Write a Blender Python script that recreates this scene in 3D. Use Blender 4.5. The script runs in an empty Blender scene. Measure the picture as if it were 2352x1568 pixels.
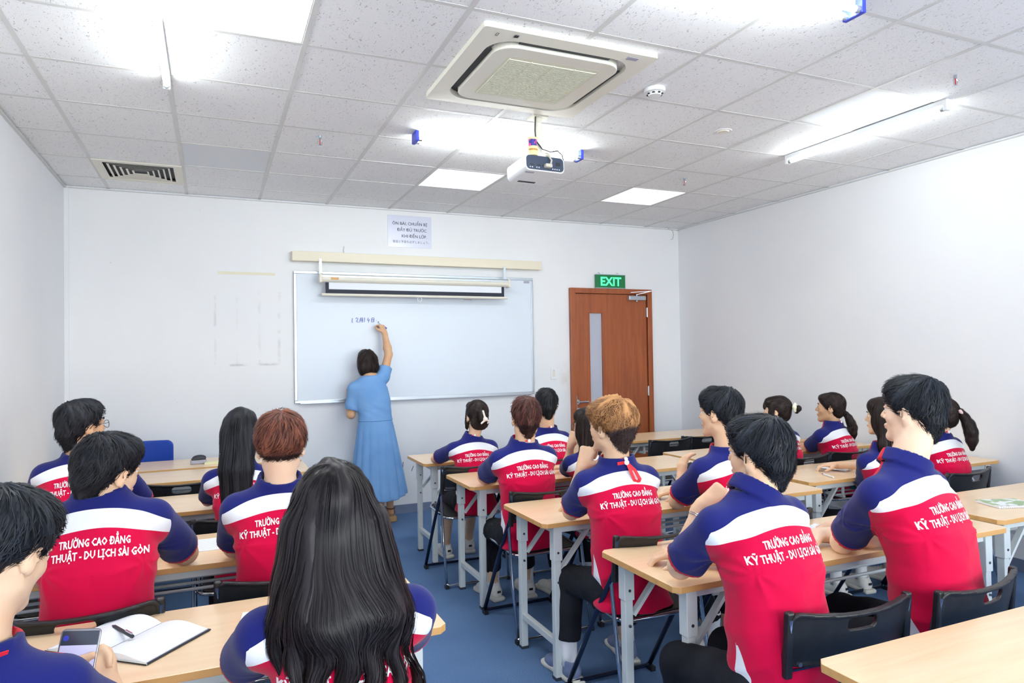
import bpy, math, random
import numpy as np
from mathutils import Vector, Matrix, noise
from mathutils.bvhtree import BVHTree

random.seed(7)
rng = np.random.default_rng(11)
PI = math.pi
scn = bpy.context.scene
COL = scn.collection

# ------------------------------------------------------------------ camera, world, light, exposure
cam_data = bpy.data.cameras.new('camera')
cam_data.sensor_width = 36.0
cam_data.lens = 36.0 * 1577.98 / 2352.0
cam_data.clip_start = 0.05
cam = bpy.data.objects.new('camera', cam_data)
COL.objects.link(cam)
_yaw, _pitch, _roll = 0.4112, 0.0185, -0.0158
_f = Vector((math.sin(_yaw) * math.cos(_pitch), math.cos(_yaw) * math.cos(_pitch), math.sin(_pitch)))
_r = Vector((math.cos(_yaw), -math.sin(_yaw), 0))
_u = _r.cross(_f)
_R = _r * math.cos(_roll) + _u * math.sin(_roll)
_U = -_r * math.sin(_roll) + _u * math.cos(_roll)
cam.matrix_world = Matrix(((_R.x, _U.x, -_f.x, 0.7973), (_R.y, _U.y, -_f.y, -3.2787), (_R.z, _U.z, -_f.z, 1.5437), (0, 0, 0, 1)))
scn.camera = cam

world = bpy.data.worlds.new('daylight')
world.use_nodes = True
world.node_tree.nodes['Background'].inputs[0].default_value = (0.80, 0.90, 1.0, 1)
world.node_tree.nodes['Background'].inputs[1].default_value = 2.0
scn.world = world

def area(name, loc, rot, sx, sy, power, col=(1, 1, 1)):
    l = bpy.data.lights.new(name, 'AREA')
    l.shape = 'RECTANGLE'; l.size = sx; l.size_y = sy; l.energy = power; l.color = col
    o = bpy.data.objects.new(name, l)
    o.location = loc; o.rotation_euler = rot
    COL.objects.link(o)
    return o
WIN = [(0.9, 0), (2.8, 0), (4.7, 0)]          # window centres on the back wall (x)
YB, ZC = -6.0, 3.0                             # back wall, ceiling height
for wx, _ in WIN:                              # daylight coming in through each window
    area('window_daylight', (wx, YB - 0.25, 1.75), (PI / 2, 0, 0), 1.5, 1.5, 84, (0.95, 1.0, 0.99))

scn.view_settings.view_transform = 'Standard'
scn.view_settings.look = 'None'
scn.view_settings.gamma = 1
scn.view_settings.use_curve_mapping = False
scn.view_settings.exposure = 0.17
TUBE_E, PANEL_E = 54.0, 12.0

# ------------------------------------------------------------------ materials
def srgb(r, g, b):
    return tuple(((c / 255) / 12.92 if c / 255 <= 0.04045 else ((c / 255 + 0.055) / 1.055) ** 2.4) for c in (r, g, b)) + (1,)

def mat(name, col, rough=0.5, metal=0.0, spec=0.5, emit=None, strength=0, coat=0, sheen=0):
    m = bpy.data.materials.new(name)
    m.use_nodes = True
    b = m.node_tree.nodes['Principled BSDF']
    b.inputs['Base Color'].default_value = col
    b.inputs['Roughness'].default_value = rough
    b.inputs['Metallic'].default_value = metal
    b.inputs['Specular IOR Level'].default_value = spec
    if coat: b.inputs['Coat Weight'].default_value = coat; b.inputs['Coat Roughness'].default_value = 0.15
    if sheen: b.inputs['Sheen Weight'].default_value = sheen
    if emit:
        b.inputs['Emission Color'].default_value = emit
        b.inputs['Emission Strength'].default_value = strength
    return m

class NT:
    """small helper to write node chains"""
    def __init__(s, m):
        s.t = m.node_tree; s.b = s.t.nodes['Principled BSDF']
    def n(s, typ, **kw):
        x = s.t.nodes.new(typ)
        for k, v in kw.items():
            if k.startswith('i_'):
                key = k[2:].replace('_', ' ')
                x.inputs[int(key) if key.isdigit() else key].default_value = v
            else: setattr(x, k, v)
        return x
    def l(s, a, b): s.t.links.new(a, b)
    def math(s, op, a, b=None, clamp=False):
        x = s.n('ShaderNodeMath', operation=op, use_clamp=clamp)
        for i, v in enumerate((a, b)):
            if v is None: continue
            if isinstance(v, (int, float)): x.inputs[i].default_value = v
            else: s.l(v, x.inputs[i])
        return x.outputs[0]
    def mix(s, fac, a, b):
        x = s.n('ShaderNodeMix', data_type='RGBA')
        for i, v in ((0, fac), (6, a), (7, b)):
            if isinstance(v, (int, float, tuple)): x.inputs[i].default_value = v
            else: s.l(v, x.inputs[i])
        return x.outputs[2]
    def coord(s, kind='Object', scale=(1, 1, 1)):
        if kind == 'World': c = s.n('ShaderNodeNewGeometry').outputs['Position']
        else: c = s.n('ShaderNodeTexCoord').outputs[kind]
        mp = s.n('ShaderNodeMapping'); mp.inputs['Scale'].default_value = scale
        s.l(c, mp.inputs['Vector'])
        return mp.outputs[0]
    def noise(s, co, scale, detail=3, rough=0.5, dist=0):
        x = s.n('ShaderNodeTexNoise'); s.l(co, x.inputs['Vector'])
        x.inputs['Scale'].default_value = scale; x.inputs['Detail'].default_value = detail
        x.inputs['Roughness'].default_value = rough; x.inputs['Distortion'].default_value = dist
        return x.outputs['Fac']
    def ramp(s, fac, p0, p1):
        x = s.n('ShaderNodeMapRange'); s.l(fac, x.inputs[0])
        x.inputs[1].default_value = p0; x.inputs[2].default_value = p1
        return x.outputs[0]
    def bump(s, h, strength, dist=0.01):
        x = s.n('ShaderNodeBump'); x.inputs['Strength'].default_value = strength; x.inputs['Distance'].default_value = dist
        s.l(h, x.inputs['Height']); s.l(x.outputs[0], s.b.inputs['Normal'])
    def attr(s, name):
        return s.n('ShaderNodeAttribute', attribute_name=name).outputs['Fac']
    def color(s, c): s.l(c, s.b.inputs['Base Color'])

M = {}
def noisy(name, c0, c1, scale=4, rough=0.6, kind='World', stretch=(1, 1, 1), bump=0, bscale=None, **kw):
    m = mat(name, c0, rough, **kw); t = NT(m); co = t.coord(kind, stretch)
    t.color(t.mix(t.ramp(t.noise(co, scale, 4), 0.3, 0.7), c0, c1))
    if bump: t.bump(t.noise(co, bscale or scale * 8, 4), bump, 0.004)
    M[name] = m
    return m

noisy('wall_paint', srgb(242, 243, 246), srgb(237, 239, 244), 1.3, 0.75, bump=0.05, bscale=60)
# front wall: same paint plus the ghost of something that once hung there
m = mat('front_wall_paint', srgb(236, 239, 244), 0.75); t = NT(m); co = t.coord('World')
base = t.mix(t.ramp(t.noise(co, 1.1, 4), 0.3, 0.7), srgb(243, 244, 246), srgb(236, 238, 242))
sep = t.n('ShaderNodeSeparateXYZ'); t.l(co, sep.inputs[0]); X, Z = sep.outputs[0], sep.outputs[2]
def band(v, c, w): return t.math('SUBTRACT', 1.0, t.math('DIVIDE', t.math('ABSOLUTE', t.math('SUBTRACT', v, c)), w), True)
inz = t.math('MULTIPLY', t.math('GREATER_THAN', Z, 1.49), t.math('LESS_THAN', Z, 2.15))
inx = t.math('MULTIPLY', t.math('GREATER_THAN', X, 0.84), t.math('LESS_THAN', X, 1.37))
vert = t.math('MULTIPLY', inz, t.math('ADD', t.math('ADD', band(X, 0.82, 0.015), band(X, 1.36, 0.02)), t.math('ADD', t.math('MULTIPLY', band(X, 1.0, 0.012), 0.5), t.math('MULTIPLY', band(X, 1.19, 0.02), 0.5))))
horz = t.math('MULTIPLY', inx, t.math('MULTIPLY', band(Z, 1.485, 0.015), 1.6))
st = t.math('MULTIPLY', t.math('ADD', vert, horz), t.ramp(t.noise(co, 9, 3), 0.42, 0.62))
st = t.math('MULTIPLY', st, 0.28, True)
c = t.mix(st, base, srgb(150, 150, 152))
sp = t.math('MULTIPLY', t.math('GREATER_THAN', t.noise(co, 26, 1), 0.83), 0.35)
c = t.mix(sp, c, srgb(120, 120, 125))
# yellowed scuff beside the door
sc = t.math('MULTIPLY', t.math('MULTIPLY', band(X, 4.33, 0.09), band(Z, 1.25, 0.25)), t.math('MULTIPLY', t.ramp(t.noise(co, 12, 3), 0.4, 0.6), 0.45))
c = t.mix(sc, c, srgb(205, 196, 168))
t.color(c); M['front_wall_paint'] = m

m = mat('ceiling_tile', srgb(222, 221, 224), 0.9); t = NT(m)
co = t.coord('World'); co2 = t.coord('World', (1.0, 0.45, 1))
fis = t.ramp(t.noise(co2, 105, 1.0, 0.4, 1.4), 0.675, 0.70)
pin = t.math('GREATER_THAN', t.noise(co, 190, 0), 0.74)
fl = t.math('MAXIMUM', t.math('MULTIPLY', fis, 0.8), t.math('MULTIPLY', pin, 0.4), True)
base = t.mix(t.ramp(t.noise(co, 0.9, 3), 0.3, 0.7), srgb(246, 247, 248), srgb(239, 240, 242))
t.color(t.mix(fl, base, srgb(168, 166, 166))); t.bump(t.math('SUBTRACT', 1.0, fl), 0.5, 0.002); M['ceiling_tile'] = m
noisy('grid_tee', srgb(222, 222, 220), srgb(212, 212, 210), 3, 0.5)
M['plenum'] = mat('plenum', srgb(120, 120, 120), 0.9)

m = mat('carpet', srgb(52, 88, 140), 0.95, spec=0.1); t = NT(m); co = t.coord('World')
a = t.mix(t.ramp(t.noise(co, 260, 3, 0.7), 0.35, 0.65), srgb(72, 104, 150), srgb(118, 148, 188))
a = t.mix(t.ramp(t.noise(co, 2.2, 4), 0.35, 0.75), a, srgb(86, 116, 160))
t.color(a); t.bump(t.noise(co, 420, 2), 0.6, 0.004); M['carpet'] = m
noisy('skirting', srgb(128, 140, 166), srgb(112, 124, 152), 5, 0.45)

m = mat('beech_laminate', srgb(240, 205, 165), 0.28, coat=0.3); t = NT(m); co = t.coord('Object', (1.1, 16, 16))
g = t.noise(co, 2.2, 6, 0.6, 0.6); co3 = t.coord('Object', (0.7, 5, 5)); g2 = t.noise(co3, 2.5, 2)
c = t.mix(t.ramp(g, 0.3, 0.72), srgb(246, 216, 178), srgb(238, 200, 156)); c = t.mix(t.math('MULTIPLY', t.ramp(g2, 0.4, 0.7), 0.35), c, srgb(249, 222, 188))
t.color(c); M['beech_laminate'] = m
noisy('beech_edge', srgb(222, 172, 108), srgb(206, 156, 94), 6, 0.4, kind='Object', stretch=(0.6, 6, 6))
m = mat('door_veneer', srgb(150, 80, 40), 0.38, coat=0.25); t = NT(m); co = t.coord('World', (22, 1, 1.3))
g = t.noise(co, 1.6, 6, 0.62, 0.5)
c = t.mix(t.ramp(g, 0.3, 0.72), srgb(172, 92, 44), srgb(142, 68, 30))
c = t.mix(t.math('MULTIPLY', t.ramp(t.noise(t.coord('World', (90, 1, 4)), 2, 2), 0.55, 0.75), 0.3), c, srgb(112, 52, 24))
t.color(c); M['door_veneer'] = m
noisy('steel_paint', srgb(214, 221, 222), srgb(204, 212, 214), 5, 0.42)
M['steel_dark'] = mat('steel_dark', srgb(70, 76, 84), 0.4, 0.5)
M['screw'] = mat('screw', srgb(120, 126, 132), 0.3, 0.9)
noisy('black_plastic', srgb(20, 21, 24), srgb(28, 29, 33), 30, 0.42, kind='Object', bump=0.06, bscale=260)
M['chrome'] = mat('chrome', srgb(200, 205, 212), 0.14, 1.0)
M['blue_tube'] = mat('blue_tube', srgb(44, 58, 84), 0.25, 0.75)
M['aluminium'] = mat('aluminium', srgb(188, 196, 204), 0.32, 0.85)
noisy('aluminium_brushed', srgb(176, 184, 192), srgb(196, 202, 208), 20, 0.35, metal=0.8)
M['whiteboard'] = mat('whiteboard', srgb(226, 235, 246), 0.30, spec=0.3)
M['cream_paint'] = mat('cream_paint', srgb(238, 230, 208), 0.5)
M['cream_plastic'] = mat('cream_plastic', srgb(232, 228, 214), 0.42)
M['white_plastic'] = mat('white_plastic', srgb(238, 240, 242), 0.35)
M['ac_grille'] = mat('ac_grille', srgb(226, 226, 204), 0.5)
M['ac_body'] = mat('ac_body', srgb(234, 232, 218), 0.42)
M['dark_gap'] = mat('dark_gap', srgb(44, 46, 50), 0.6)
M['screen_black'] = mat('screen_black', srgb(36, 42, 58), 0.7)
M['screen_white'] = mat('screen_white', srgb(234, 238, 246), 0.7)
M['paper'] = mat('paper', srgb(240, 243, 250), 0.6)
M['page_edge'] = mat('page_edge', srgb(226, 224, 210), 0.8)
M['laminated_paper'] = mat('laminated_paper', srgb(222, 226, 244), 0.25, coat=0.6)
M['ink_grey'] = mat('ink_grey', srgb(74, 78, 100), 0.7)
M['ink_blue'] = mat('ink_blue', srgb(84, 98, 190), 0.6)
M['ink_red'] = mat('ink_red', srgb(210, 110, 110), 0.6)
M['masking_tape'] = mat('masking_tape', srgb(232, 228, 204), 0.6)
M['blue_cap'] = mat('blue_cap', srgb(48, 64, 190), 0.4)
M['blue_chair'] = mat('blue_chair', srgb(8, 62, 168), 0.5)
M['lamp_tube'] = mat('lamp_tube', (1, 1, 1, 1), 0.4, emit=(0.94, 1.0, 0.985, 1), strength=TUBE_E)
M['lamp_panel'] = mat('lamp_panel', (1, 1, 1, 1), 0.4, emit=(0.84, 0.85, 1.0, 1), strength=PANEL_E * 0.095)
M['lamp_panel_bright'] = mat('lamp_panel_bright', (1, 1, 1, 1), 0.4, emit=(0.95, 0.97, 1.0, 1), strength=PANEL_E)
M['unlit_panel'] = mat('unlit_panel', srgb(214, 218, 224), 0.35)
M['frosted_glass'] = mat('frosted_glass', srgb(186, 190, 206), 0.3, coat=0.4)
M['exit_green'] = mat('exit_green', srgb(8, 96, 52), 0.4, emit=srgb(10, 110, 60), strength=0.35)
M['exit_letter'] = mat('exit_letter', srgb(90, 240, 170), 0.4, emit=srgb(70, 245, 165), strength=0.8)
M['red_plastic'] = mat('red_plastic', srgb(220, 30, 40), 0.35)
M['glass_red'] = mat('glass_red', srgb(200, 30, 50), 0.1)
M['tape_amber'] = mat('tape_amber', srgb(206, 150, 70), 0.3)
M['tape_core'] = mat('tape_core', srgb(240, 222, 170), 0.6)
m = mat('tape_purple', srgb(70, 60, 150), 0.35); t = NT(m); co = t.coord('Object')
t.color(t.mix(t.math('GREATER_THAN', t.noise(co, 60, 1), 0.56), srgb(58, 60, 150), srgb(220, 70, 160))); M['tape_purple'] = m
M['cable_black'] = mat('cable_black', srgb(40, 44, 54), 0.5)
M['cable_beige'] = mat('cable_beige', srgb(204, 198, 186), 0.5)
M['projector_panel'] = mat('projector_panel', srgb(58, 70, 92), 0.4)
M['grey_label'] = mat('grey_label', srgb(170, 170, 186), 0.5)

# ------------------------------------------------------------------ mesh helpers
def mesh_obj(name, verts, faces, m, parent=None, smooth=False, loc=None):
    me = bpy.data.meshes.new(name)
    me.from_pydata([tuple(v) for v in verts], [], [tuple(f) for f in faces])
    mats = m if isinstance(m, (list, tuple)) else [m]
    for x in mats: me.materials.append(M[x] if isinstance(x, str) else x)
    if smooth: me.shade_smooth()
    o = bpy.data.objects.new(name, me); COL.objects.link(o)
    if parent: o.parent = parent
    if loc: o.location = loc
    return o

def empty(name, loc, rz=0.0):
    o = bpy.data.objects.new(name, None); COL.objects.link(o)
    o.location = loc; o.rotation_euler = (0, 0, rz); o.empty_display_size = 0.05
    return o

def tag(o, label=None, cat=None, group=None, kind=None):
    if label: o['label'] = label
    if cat: o['category'] = cat
    if group: o['group'] = group
    if kind: o['kind'] = kind
    return o

def copy_tree(o, parent=None):
    c = o.copy(); COL.objects.link(c)
    if parent: c.parent = parent
    for ch in list(o.children): copy_tree(ch, c)
    return c

class MB:
    def __init__(s): s.v = []; s.f = []; s.mi = []; s.cur = 0
    def add(s, vs, fs):
        n = len(s.v); s.v += [tuple(v) for v in vs]; s.f += [tuple(i + n for i in f) for f in fs]; s.mi += [s.cur] * len(fs); return s
    def box(s, lo, hi, M4=None):
        x0, y0, z0 = lo; x1, y1, z1 = hi
        vs = [(x0, y0, z0), (x1, y0, z0), (x1, y1, z0), (x0, y1, z0), (x0, y0, z1), (x1, y0, z1), (x1, y1, z1), (x0, y1, z1)]
        if M4: vs = [tuple(M4 @ Vector(v)) for v in vs]
        return s.add(vs, [(0, 3, 2, 1), (4, 5, 6, 7), (0, 1, 5, 4), (1, 2, 6, 5), (2, 3, 7, 6), (3, 0, 4, 7)])
    def cbox(s, c, size, M4=None):
        return s.box([c[i] - size[i] / 2 for i in range(3)], [c[i] + size[i] / 2 for i in range(3)], M4)
    def bar(s, a, b, w, h, up=(0, 0, 1)):
        a, b = Vector(a), Vector(b); d = (b - a).normalized(); up = Vector(up)
        x = d.cross(up).normalized(); y = x.cross(d)
        vs = [p + x * (sx * w / 2) + y * (sy * h / 2) for p in (a, b) for sx, sy in ((-1, -1), (1, -1), (1, 1), (-1, 1))]
        return s.add(vs, [(0, 1, 2, 3), (7, 6, 5, 4), (0, 4, 5, 1), (1, 5, 6, 2), (2, 6, 7, 3), (3, 7, 4, 0)])
    def tube(s, pts, r, n=8, closed=False, caps=True):
        pts = [Vector(p) for p in pts]; N = len(pts)
        rs = r if isinstance(r, (list, tuple)) else [r] * N
        up = None; rings = []
        for i, p in enumerate(pts):
            if closed: d = pts[(i + 1) % N] - pts[i - 1]
            else: d = pts[min(i + 1, N - 1)] - pts[max(i - 1, 0)]
            d.normalize()
            if up is None: up = Vector((0, 0, 1)) if abs(d.z) < 0.9 else Vector((0, 1, 0))
            x = d.cross(up).normalized(); up = x.cross(d).normalized()
            rings.append([p + x * math.cos(2 * PI * k / n) * rs[i] + up * math.sin(2 * PI * k / n) * rs[i] for k in range(n)])
        vs = [v for r_ in rings for v in r_]; fs = []
        for i in range(N if closed else N - 1):
            j = (i + 1) % N
            for k in range(n): fs.append((i * n + k, i * n + (k + 1) % n, j * n + (k + 1) % n, j * n + k))
        if caps and not closed: fs += [tuple(range(n - 1, -1, -1)), tuple(range((N - 1) * n, N * n))]
        return s.add(vs, fs)
    def lathe(s, c, prof, n=20, axis='z'):
        vs = []; fs = []
        for r, z in prof:
            for k in range(n):
                a = 2 * PI * k / n; p = (r * math.cos(a), r * math.sin(a), z)
                if axis == 'y': p = (p[0], p[2], p[1])
                if axis == 'x': p = (p[2], p[0], p[1])
                vs.append((c[0] + p[0], c[1] + p[1], c[2] + p[2]))
        for i in range(len(prof) - 1):
            for k in range(n): fs.append((i * n + k, i * n + (k + 1) % n, (i + 1) * n + (k + 1) % n, (i + 1) * n + k))
        fs += [tuple(range(n - 1, -1, -1)), tuple(range((len(prof) - 1) * n, len(prof) * n))]
        return s.add(vs, fs)
    def prism(s, poly, z0, z1):
        n = len(poly); vs = [(x, y, z0) for x, y in poly] + [(x, y, z1) for x, y in poly]
        return s.add(vs, [tuple(range(n - 1, -1, -1)), tuple(range(n, 2 * n))] + [(i, (i + 1) % n, n + (i + 1) % n, n + i) for i in range(n)])
    def build(s, name, m, parent=None, bevel=0, smooth=False, loc=None):
        o = mesh_obj(name, s.v, s.f, m, parent, smooth, loc)
        if isinstance(m, (list, tuple)) and len(m) > 1: o.data.polygons.foreach_set('material_index', s.mi)
        if bevel:
            b = o.modifiers.new('edge', 'BEVEL'); b.width = bevel; b.segments = 2; b.limit_method = 'ANGLE'
        return o

def arc(c, r, a0, a1, n, plane='xz'):
    out = []
    for i in range(n + 1):
        a = a0 + (a1 - a0) * i / n; u, v = r * math.cos(a), r * math.sin(a)
        out.append((c[0] + u, c[1], c[2] + v) if plane == 'xz' else ((c[0], c[1] + u, c[2] + v) if plane == 'yz' else (c[0] + u, c[1] + v, c[2])))
    return out

def rrect(hx, hy, r, n=5):
    out = []
    for cx, cy, a in ((hx - r, hy - r, 0), (-hx + r, hy - r, PI / 2), (-hx + r, -hy + r, PI), (hx - r, -hy + r, 1.5 * PI)):
        for i in range(n + 1): out.append((cx + r * math.cos(a + PI / 2 * i / n), cy + r * math.sin(a + PI / 2 * i / n)))
    return out

def text_mesh(body, size=1.0, offset=0.0, align='CENTER', spacing=1.0, res=2, extrude=0.0):
    cu = bpy.data.curves.new('text_tmp', 'FONT'); cu.body = body; cu.size = size; cu.offset = offset
    cu.align_x = align; cu.space_character = spacing; cu.resolution_u = res; cu.extrude = extrude
    o = bpy.data.objects.new('text_tmp', cu); COL.objects.link(o)
    bpy.context.view_layer.update()
    me = bpy.data.meshes.new_from_object(o.evaluated_get(bpy.context.evaluated_depsgraph_get()))
    bpy.data.objects.remove(o)
    V = np.array([tuple(v.co) for v in me.vertices]).reshape(-1, 3); F = [tuple(p.vertices) for p in me.polygons]
    return V, F

# ------------------------------------------------------------------ distance-field modelling: one smooth surface per figure
def smin(a, b, k):
    if k <= 0: return np.minimum(a, b)
    h = np.clip(.5 + .5 * (b - a) / k, 0, 1)
    return b * (1 - h) + a * h - k * h * (1 - h)
def A3(v): return np.array([float(x) for x in v])
def unit(v): v = A3(v); return v / (np.linalg.norm(v) + 1e-12)

def capsule(a, b, r1, r2, k=0., op='u', cut=None):
    """tapered capsule; cut = (t0, t1) slices it flat at these fractions of the axis"""
    a, b = A3(a), A3(b); ab = b - a; L2 = float(ab @ ab) + 1e-12; L = math.sqrt(L2)
    def f(X, Y, Z):
        t = ((X - a[0]) * ab[0] + (Y - a[1]) * ab[1] + (Z - a[2]) * ab[2]) / L2
        tc = np.clip(t, 0, 1)
        d = np.sqrt((X - a[0] - ab[0] * tc) ** 2 + (Y - a[1] - ab[1] * tc) ** 2 + (Z - a[2] - ab[2] * tc) ** 2) - (r1 + (r2 - r1) * tc)
        if cut:
            d = np.maximum(d, np.maximum((cut[0] - t) * L, (t - cut[1]) * L))
        return d
    m = max(r1, r2); return dict(f=f, lo=np.minimum(a, b) - m, hi=np.maximum(a, b) + m, k=k, op=op)
def ellip(c, r, R=None, k=0., op='u'):
    c, r = A3(c), A3(r); R = np.eye(3) if R is None else np.array(R)
    def f(X, Y, Z):
        x, y, z = X - c[0], Y - c[1], Z - c[2]
        u = (x * R[0, 0] + y * R[1, 0] + z * R[2, 0]) / r[0]; v = (x * R[0, 1] + y * R[1, 1] + z * R[2, 1]) / r[1]; w = (x * R[0, 2] + y * R[1, 2] + z * R[2, 2]) / r[2]
        k0 = np.sqrt(u * u + v * v + w * w) + 1e-9; k1 = np.sqrt((u / r[0]) ** 2 + (v / r[1]) ** 2 + (w / r[2]) ** 2) + 1e-9
        return k0 * (k0 - 1) / k1
    e = np.sqrt((R ** 2) @ (r ** 2)); return dict(f=f, lo=c - e, hi=c + e, k=k, op=op)
def loft(zs, cx, cy, a, b, yaw=0., o=(0, 0), k=0., op='u', pleat=None, n=2.0):
    """stack of ellipses along world z; centres and half-axes interpolated over zs"""
    zs, cx, cy, a, b = map(np.array, (zs, cx, cy, a, b)); cs, sn = math.cos(yaw), math.sin(yaw)
    def f(X, Y, Z):
        z = np.clip(Z, zs[0], zs[-1])
        def ip(v): return np.interp(z.ravel(), zs, v).reshape(z.shape)
        x, y = X - o[0], Y - o[1]; x, y = x * cs + y * sn, -x * sn + y * cs
        A, B = ip(a), ip(b); u, v = (x - ip(cx)) / A, (y - ip(cy)) / B
        rr = (np.abs(u) ** n + np.abs(v) ** n) ** (1 / n)
        if pleat is not None: rr = rr / pleat(np.arctan2(v, u), Z)
        d = (rr - 1) * np.minimum(A, B) * .5 + (rr - 1) * .5 * np.sqrt(A * B)
        dz = np.maximum(zs[0] - Z, Z - zs[-1])
        return np.maximum(d, dz)
    m = float(max(np.abs(cx).max() + a.max(), np.abs(cy).max() + b.max())) * 1.1
    return dict(f=f, lo=A3((o[0] - m, o[1] - m, zs[0])), hi=A3((o[0] + m, o[1] + m, zs[-1])), k=k, op=op)
def rbox(c, half, r, R=None, k=0., op='u'):
    c, half = A3(c), A3(half); R = np.eye(3) if R is None else np.array(R)
    def f(X, Y, Z):
        x, y, z = X - c[0], Y - c[1], Z - c[2]
        q = [np.abs(x * R[0, i] + y * R[1, i] + z * R[2, i]) - (half[i] - r) for i in range(3)]
        return np.sqrt(sum(np.maximum(t, 0) ** 2 for t in q)) + np.minimum(np.maximum(np.maximum(q[0], q[1]), q[2]), 0) - r
    e = np.abs(R) @ half; return dict(f=f, lo=c - e, hi=c + e, k=k, op=op)
def custom(f, lo, hi, k=0., op='u'): return dict(f=f, lo=A3(lo), hi=A3(hi), k=k, op=op)

def comb(D, d, p):
    if p['op'] == 'u': return smin(D, d, p['k'])
    if p['op'] == 's': return -smin(-D, d, p['k'])
    return np.maximum(D, d)
def evalp(prims, P):
    D = np.full(len(P), 1.0)
    for p in prims: D = comb(D, p['f'](P[:, 0], P[:, 1], P[:, 2]), p)
    return D
def surface_nets(D, lo, h):
    h = np.array(h if hasattr(h, '__len__') else (h, h, h), float); s = D < 0
    n = s[:-1, :-1, :-1].astype(np.int8)
    for dx in (0, 1):
        for dy in (0, 1):
            for dz in (0, 1):
                if dx + dy + dz: n = n + s[dx:s.shape[0] - 1 + dx, dy:s.shape[1] - 1 + dy, dz:s.shape[2] - 1 + dz]
    I = np.argwhere((n > 0) & (n < 8)); idx = np.full(n.shape, -1, np.int32); idx[I[:, 0], I[:, 1], I[:, 2]] = np.arange(len(I))
    acc = np.zeros((len(I), 3)); cnt = np.zeros(len(I))
    cor = [(a, b, c) for a in (0, 1) for b in (0, 1) for c in (0, 1)]
    vals = {c: D[I[:, 0] + c[0], I[:, 1] + c[1], I[:, 2] + c[2]] for c in cor}
    for c in cor:
        for ax in range(3):
            if c[ax]: continue
            e = list(c); e[ax] = 1; e = tuple(e); v0, v1 = vals[c], vals[e]; m = (v0 < 0) != (v1 < 0)
            t = v0[m] / (v0[m] - v1[m]); q = np.tile(np.array(c, float), (m.sum(), 1)); q[:, ax] = t
            acc[m] += q; cnt[m] += 1
    V = (I + acc / cnt[:, None]) * h + np.array(lo)
    F = []
    for ax in range(3):
        o1, o2 = [(1, 2), (2, 0), (0, 1)][ax]
        sl0 = [slice(None)] * 3; sl1 = [slice(None)] * 3; sl0[ax] = slice(0, -1); sl1[ax] = slice(1, None)
        a, b = s[tuple(sl0)], s[tuple(sl1)]
        E = np.argwhere(a != b); E = E[(E[:, o1] > 0) & (E[:, o2] > 0) & (E[:, o1] < s.shape[o1] - 1) & (E[:, o2] < s.shape[o2] - 1)]
        inside = a[E[:, 0], E[:, 1], E[:, 2]]
        def g(d1, d2): q = E.copy(); q[:, o1] -= d1; q[:, o2] -= d2; return idx[q[:, 0], q[:, 1], q[:, 2]]
        Q = np.stack([g(1, 1), g(0, 1), g(0, 0), g(1, 0)], 1)
        Q[~inside] = Q[~inside][:, ::-1]; F.append(Q)
    F = np.concatenate(F); return V, F[(F >= 0).all(1)]
def solid(prims, h):
    lo = np.min([p['lo'] for p in prims if p['op'] == 'u'], 0) - 3 * h; hi = np.max([p['hi'] for p in prims if p['op'] == 'u'], 0) + 3 * h
    n = np.ceil((hi - lo) / h).astype(int) + 1; D = np.full(n, 1.0, np.float32)
    for p in prims:
        pad = max(p['k'], 2.5 * h)
        i0 = np.clip(np.floor((p['lo'] - pad - lo) / h).astype(int), 0, n); i1 = np.clip(np.ceil((p['hi'] + pad - lo) / h).astype(int) + 1, 0, n)
        if (i1 <= i0).any(): continue
        ax = [(lo[i] + h * np.arange(i0[i], i1[i])) for i in range(3)]
        X, Y, Z = ax[0][:, None, None], ax[1][None, :, None], ax[2][None, None, :]
        X, Y, Z = np.broadcast_arrays(X, Y, Z)
        S_ = (slice(i0[0], i1[0]), slice(i0[1], i1[1]), slice(i0[2], i1[2]))
        D[S_] = comb(D[S_], p['f'](X, Y, Z), p)
    return surface_nets(D, lo, h)
def np_mesh(name, V, F, m, parent=None, origin=None, attrs=None, smooth=True):
    me = bpy.data.meshes.new(name)
    if origin is not None: V = V - np.array(origin)
    V = np.asarray(V, np.float32); F = np.asarray(F, np.int32); k = F.shape[1]
    me.vertices.add(len(V)); me.vertices.foreach_set('co', V.ravel())
    me.loops.add(F.size); me.loops.foreach_set('vertex_index', F.ravel())
    me.polygons.add(len(F)); me.polygons.foreach_set('loop_start', np.arange(0, F.size, k, dtype=np.int32))
    try: me.polygons.foreach_set('loop_total', np.full(len(F), k, np.int32))
    except Exception: pass
    me.update(calc_edges=True); me.validate()
    if smooth: me.polygons.foreach_set('use_smooth', np.ones(len(me.polygons), bool))
    for nm, val in (attrs or {}).items():
        a = me.attributes.new(nm, 'FLOAT', 'POINT'); a.data.foreach_set('value', np.asarray(val, np.float32))
    me.materials.append(M[m] if isinstance(m, str) else m)
    o = bpy.data.objects.new(name, me); COL.objects.link(o)
    if parent: o.parent = parent
    return o
def vnormals(V, F):
    n = np.zeros_like(V); fn = np.cross(V[F[:, 2]] - V[F[:, 0]], V[F[:, 3]] - V[F[:, 1]])
    for i in range(4): np.add.at(n, F[:, i], fn)
    return n / (np.linalg.norm(n, axis=1)[:, None] + 1e-12)
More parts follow.
